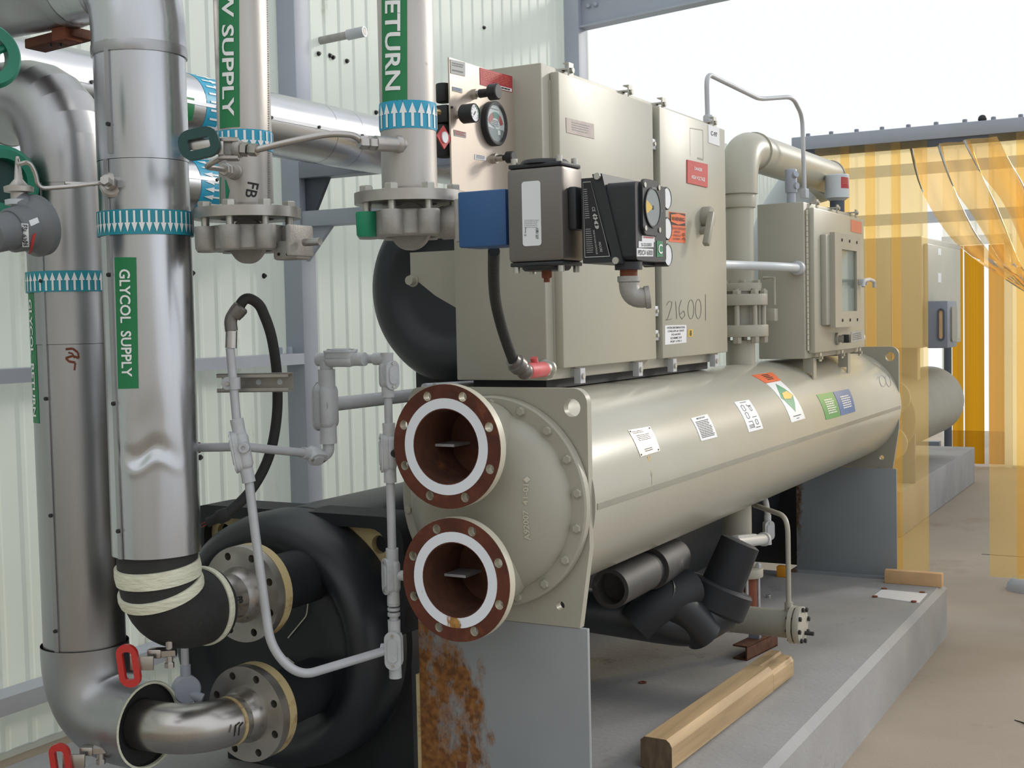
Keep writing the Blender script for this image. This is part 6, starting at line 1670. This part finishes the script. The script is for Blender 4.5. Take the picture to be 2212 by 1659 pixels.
# ================================================================== BEYOND THE CURTAIN
# second chiller: plinth, tall cabinet, end plate and small box
q = A(2045, 1060, Z=0)
tag(MB().box((-3.0, 8.3, 0), (A(2048, 1000, Z=.3).x, 11.2, .3), .01).build('equipment_pad', 'pad'), 'far concrete plinth beyond the amber curtain', 'plinth')
fx0, fx1 = A(1890, 600, Y=8.9).x, A(1992, 600, Y=8.9).x
fc_ = thing('far_cabinet', 'tall tan cabinet seen through the amber curtain', 'cabinet', ((fx0+fx1)/2, 9.2, .3))
zt3, zb3 = A(1940, 512, Y=8.9).z, A(1940, 752, Y=8.9).z
MB().box((fx0-.25, 8.9, zb3), (fx1, 10.4, zt3), .01).build('body', 'tan', fc_)
MB().box((fx1, 8.95, zb3+.03), (fx1+.03, 10.2, zt3-.05), .006).build('door', 'tan_gloss', fc_)
for (pa, pb_) in (((1985, 538), (1990, 552)), ((2011, 590), (2018, 610)), ((1985, 712), (1994, 730))):
    S = flat([V((fx1+.03, 9.3, A(*pa, Y=9.3).z)), V((fx1+.03, 9.42, A(*pa, Y=9.3).z)), V((fx1+.03, 9.42, A(*pb_, Y=9.3).z)), V((fx1+.03, 9.3, A(*pb_, Y=9.3).z))], EX); decal(S, 'white_label', fc_, 'sticker')
bx0_, bx1_ = A(2015, 700, Y=8.9).x, A(2047, 700, Y=8.9).x
sb_ = thing('far_box', 'small box with rounded window on the far cabinet', 'box', ((bx0_+bx1_)/2, 9.0, .8))
bz1_, bz0_ = A(2030, 650, Y=8.9).z, A(2030, 752, Y=8.9).z
MB().box((fx1+.03, 8.9, bz0_), (bx1_, 9.25, bz1_), .006).build('body', 'steel_grey', sb_)
MB().prism(rrect(9.0, bz0_+.04, 9.2, bz1_-.04, .03), [], (bx1_, 0, 0), EY, EZ, EX*.012).build('window', 'tan_dark', sb_)
MB().prism(rrect(bx0_+.03, bz0_+.05, bx1_-.02, bz1_-.05, .025), [rrect(bx0_+.04, bz0_+.06, bx1_-.03, bz1_-.06, .02)], (0, 8.9, 0), EX, EZ, -EY*.01).build('window_frame', 'steel_dark', sb_)
MB().box((bx0_+.041, 8.896, bz0_+.061), (bx1_-.031, 8.8995, bz1_-.061)).build('pane', 'wood_pale', sb_)
fsx = A(1950, 900, Y=8.8).x
fs_ = thing('far_condenser', 'far insulated drum and pipework beyond the amber curtain', 'condenser', (fsx, 9.2, .3))
zfc = A(1940, 900, Y=8.8).z
MB().lathe((fsx-.15, 8.6, zfc), EY, [(0, 0), (-.04, .12), (0, .24), (.02, .27), (1.9, .27), (1.9, 0)], 48).build('shell', 'tan_dark', fs_)
for dx in (-.05, .05): MB().lathe((fsx+.0+dx*.2, 8.45, zfc+dx*3), EY, [(0, .05), (0, .11), (.03, .11), (.03, .06), (.2, .06)], 28).build('nozzle', 'tan', fs_)
MB().box((fsx-.4, 8.7, .3), (fsx+.1, 8.73, zfc), .004).build('stand', 'steel_grey', fs_)
MB().box((fsx-.3, 9.3, zfc+.22), (fsx+.0, 9.4, zb3), .004).build('bracket', 'tan', fs_)
# blue tarp corner on the floor at the right edge
p = A(2200, 1272, Z=0)
tag(MB().lathe((p.x+.06, p.y, 0), EZ, [(0, .12), (.03, .115), (.06, .09), (.075, .05), (.08, 0)], 20).build('drain_cover', 'steel_blue'), 'grey dome shaped cover on the floor by the right hand strips', 'cover')
p = A(2192, 1556, Z=0)
tag(MB().tube([p, p+V((.04, -.03, .003)), p+V((.05, -.06, .003))], .0025, 6, fil=.02).build('wire_scrap', 'screw_dark'), 'short bent scrap of wire on the bare floor', 'wire')
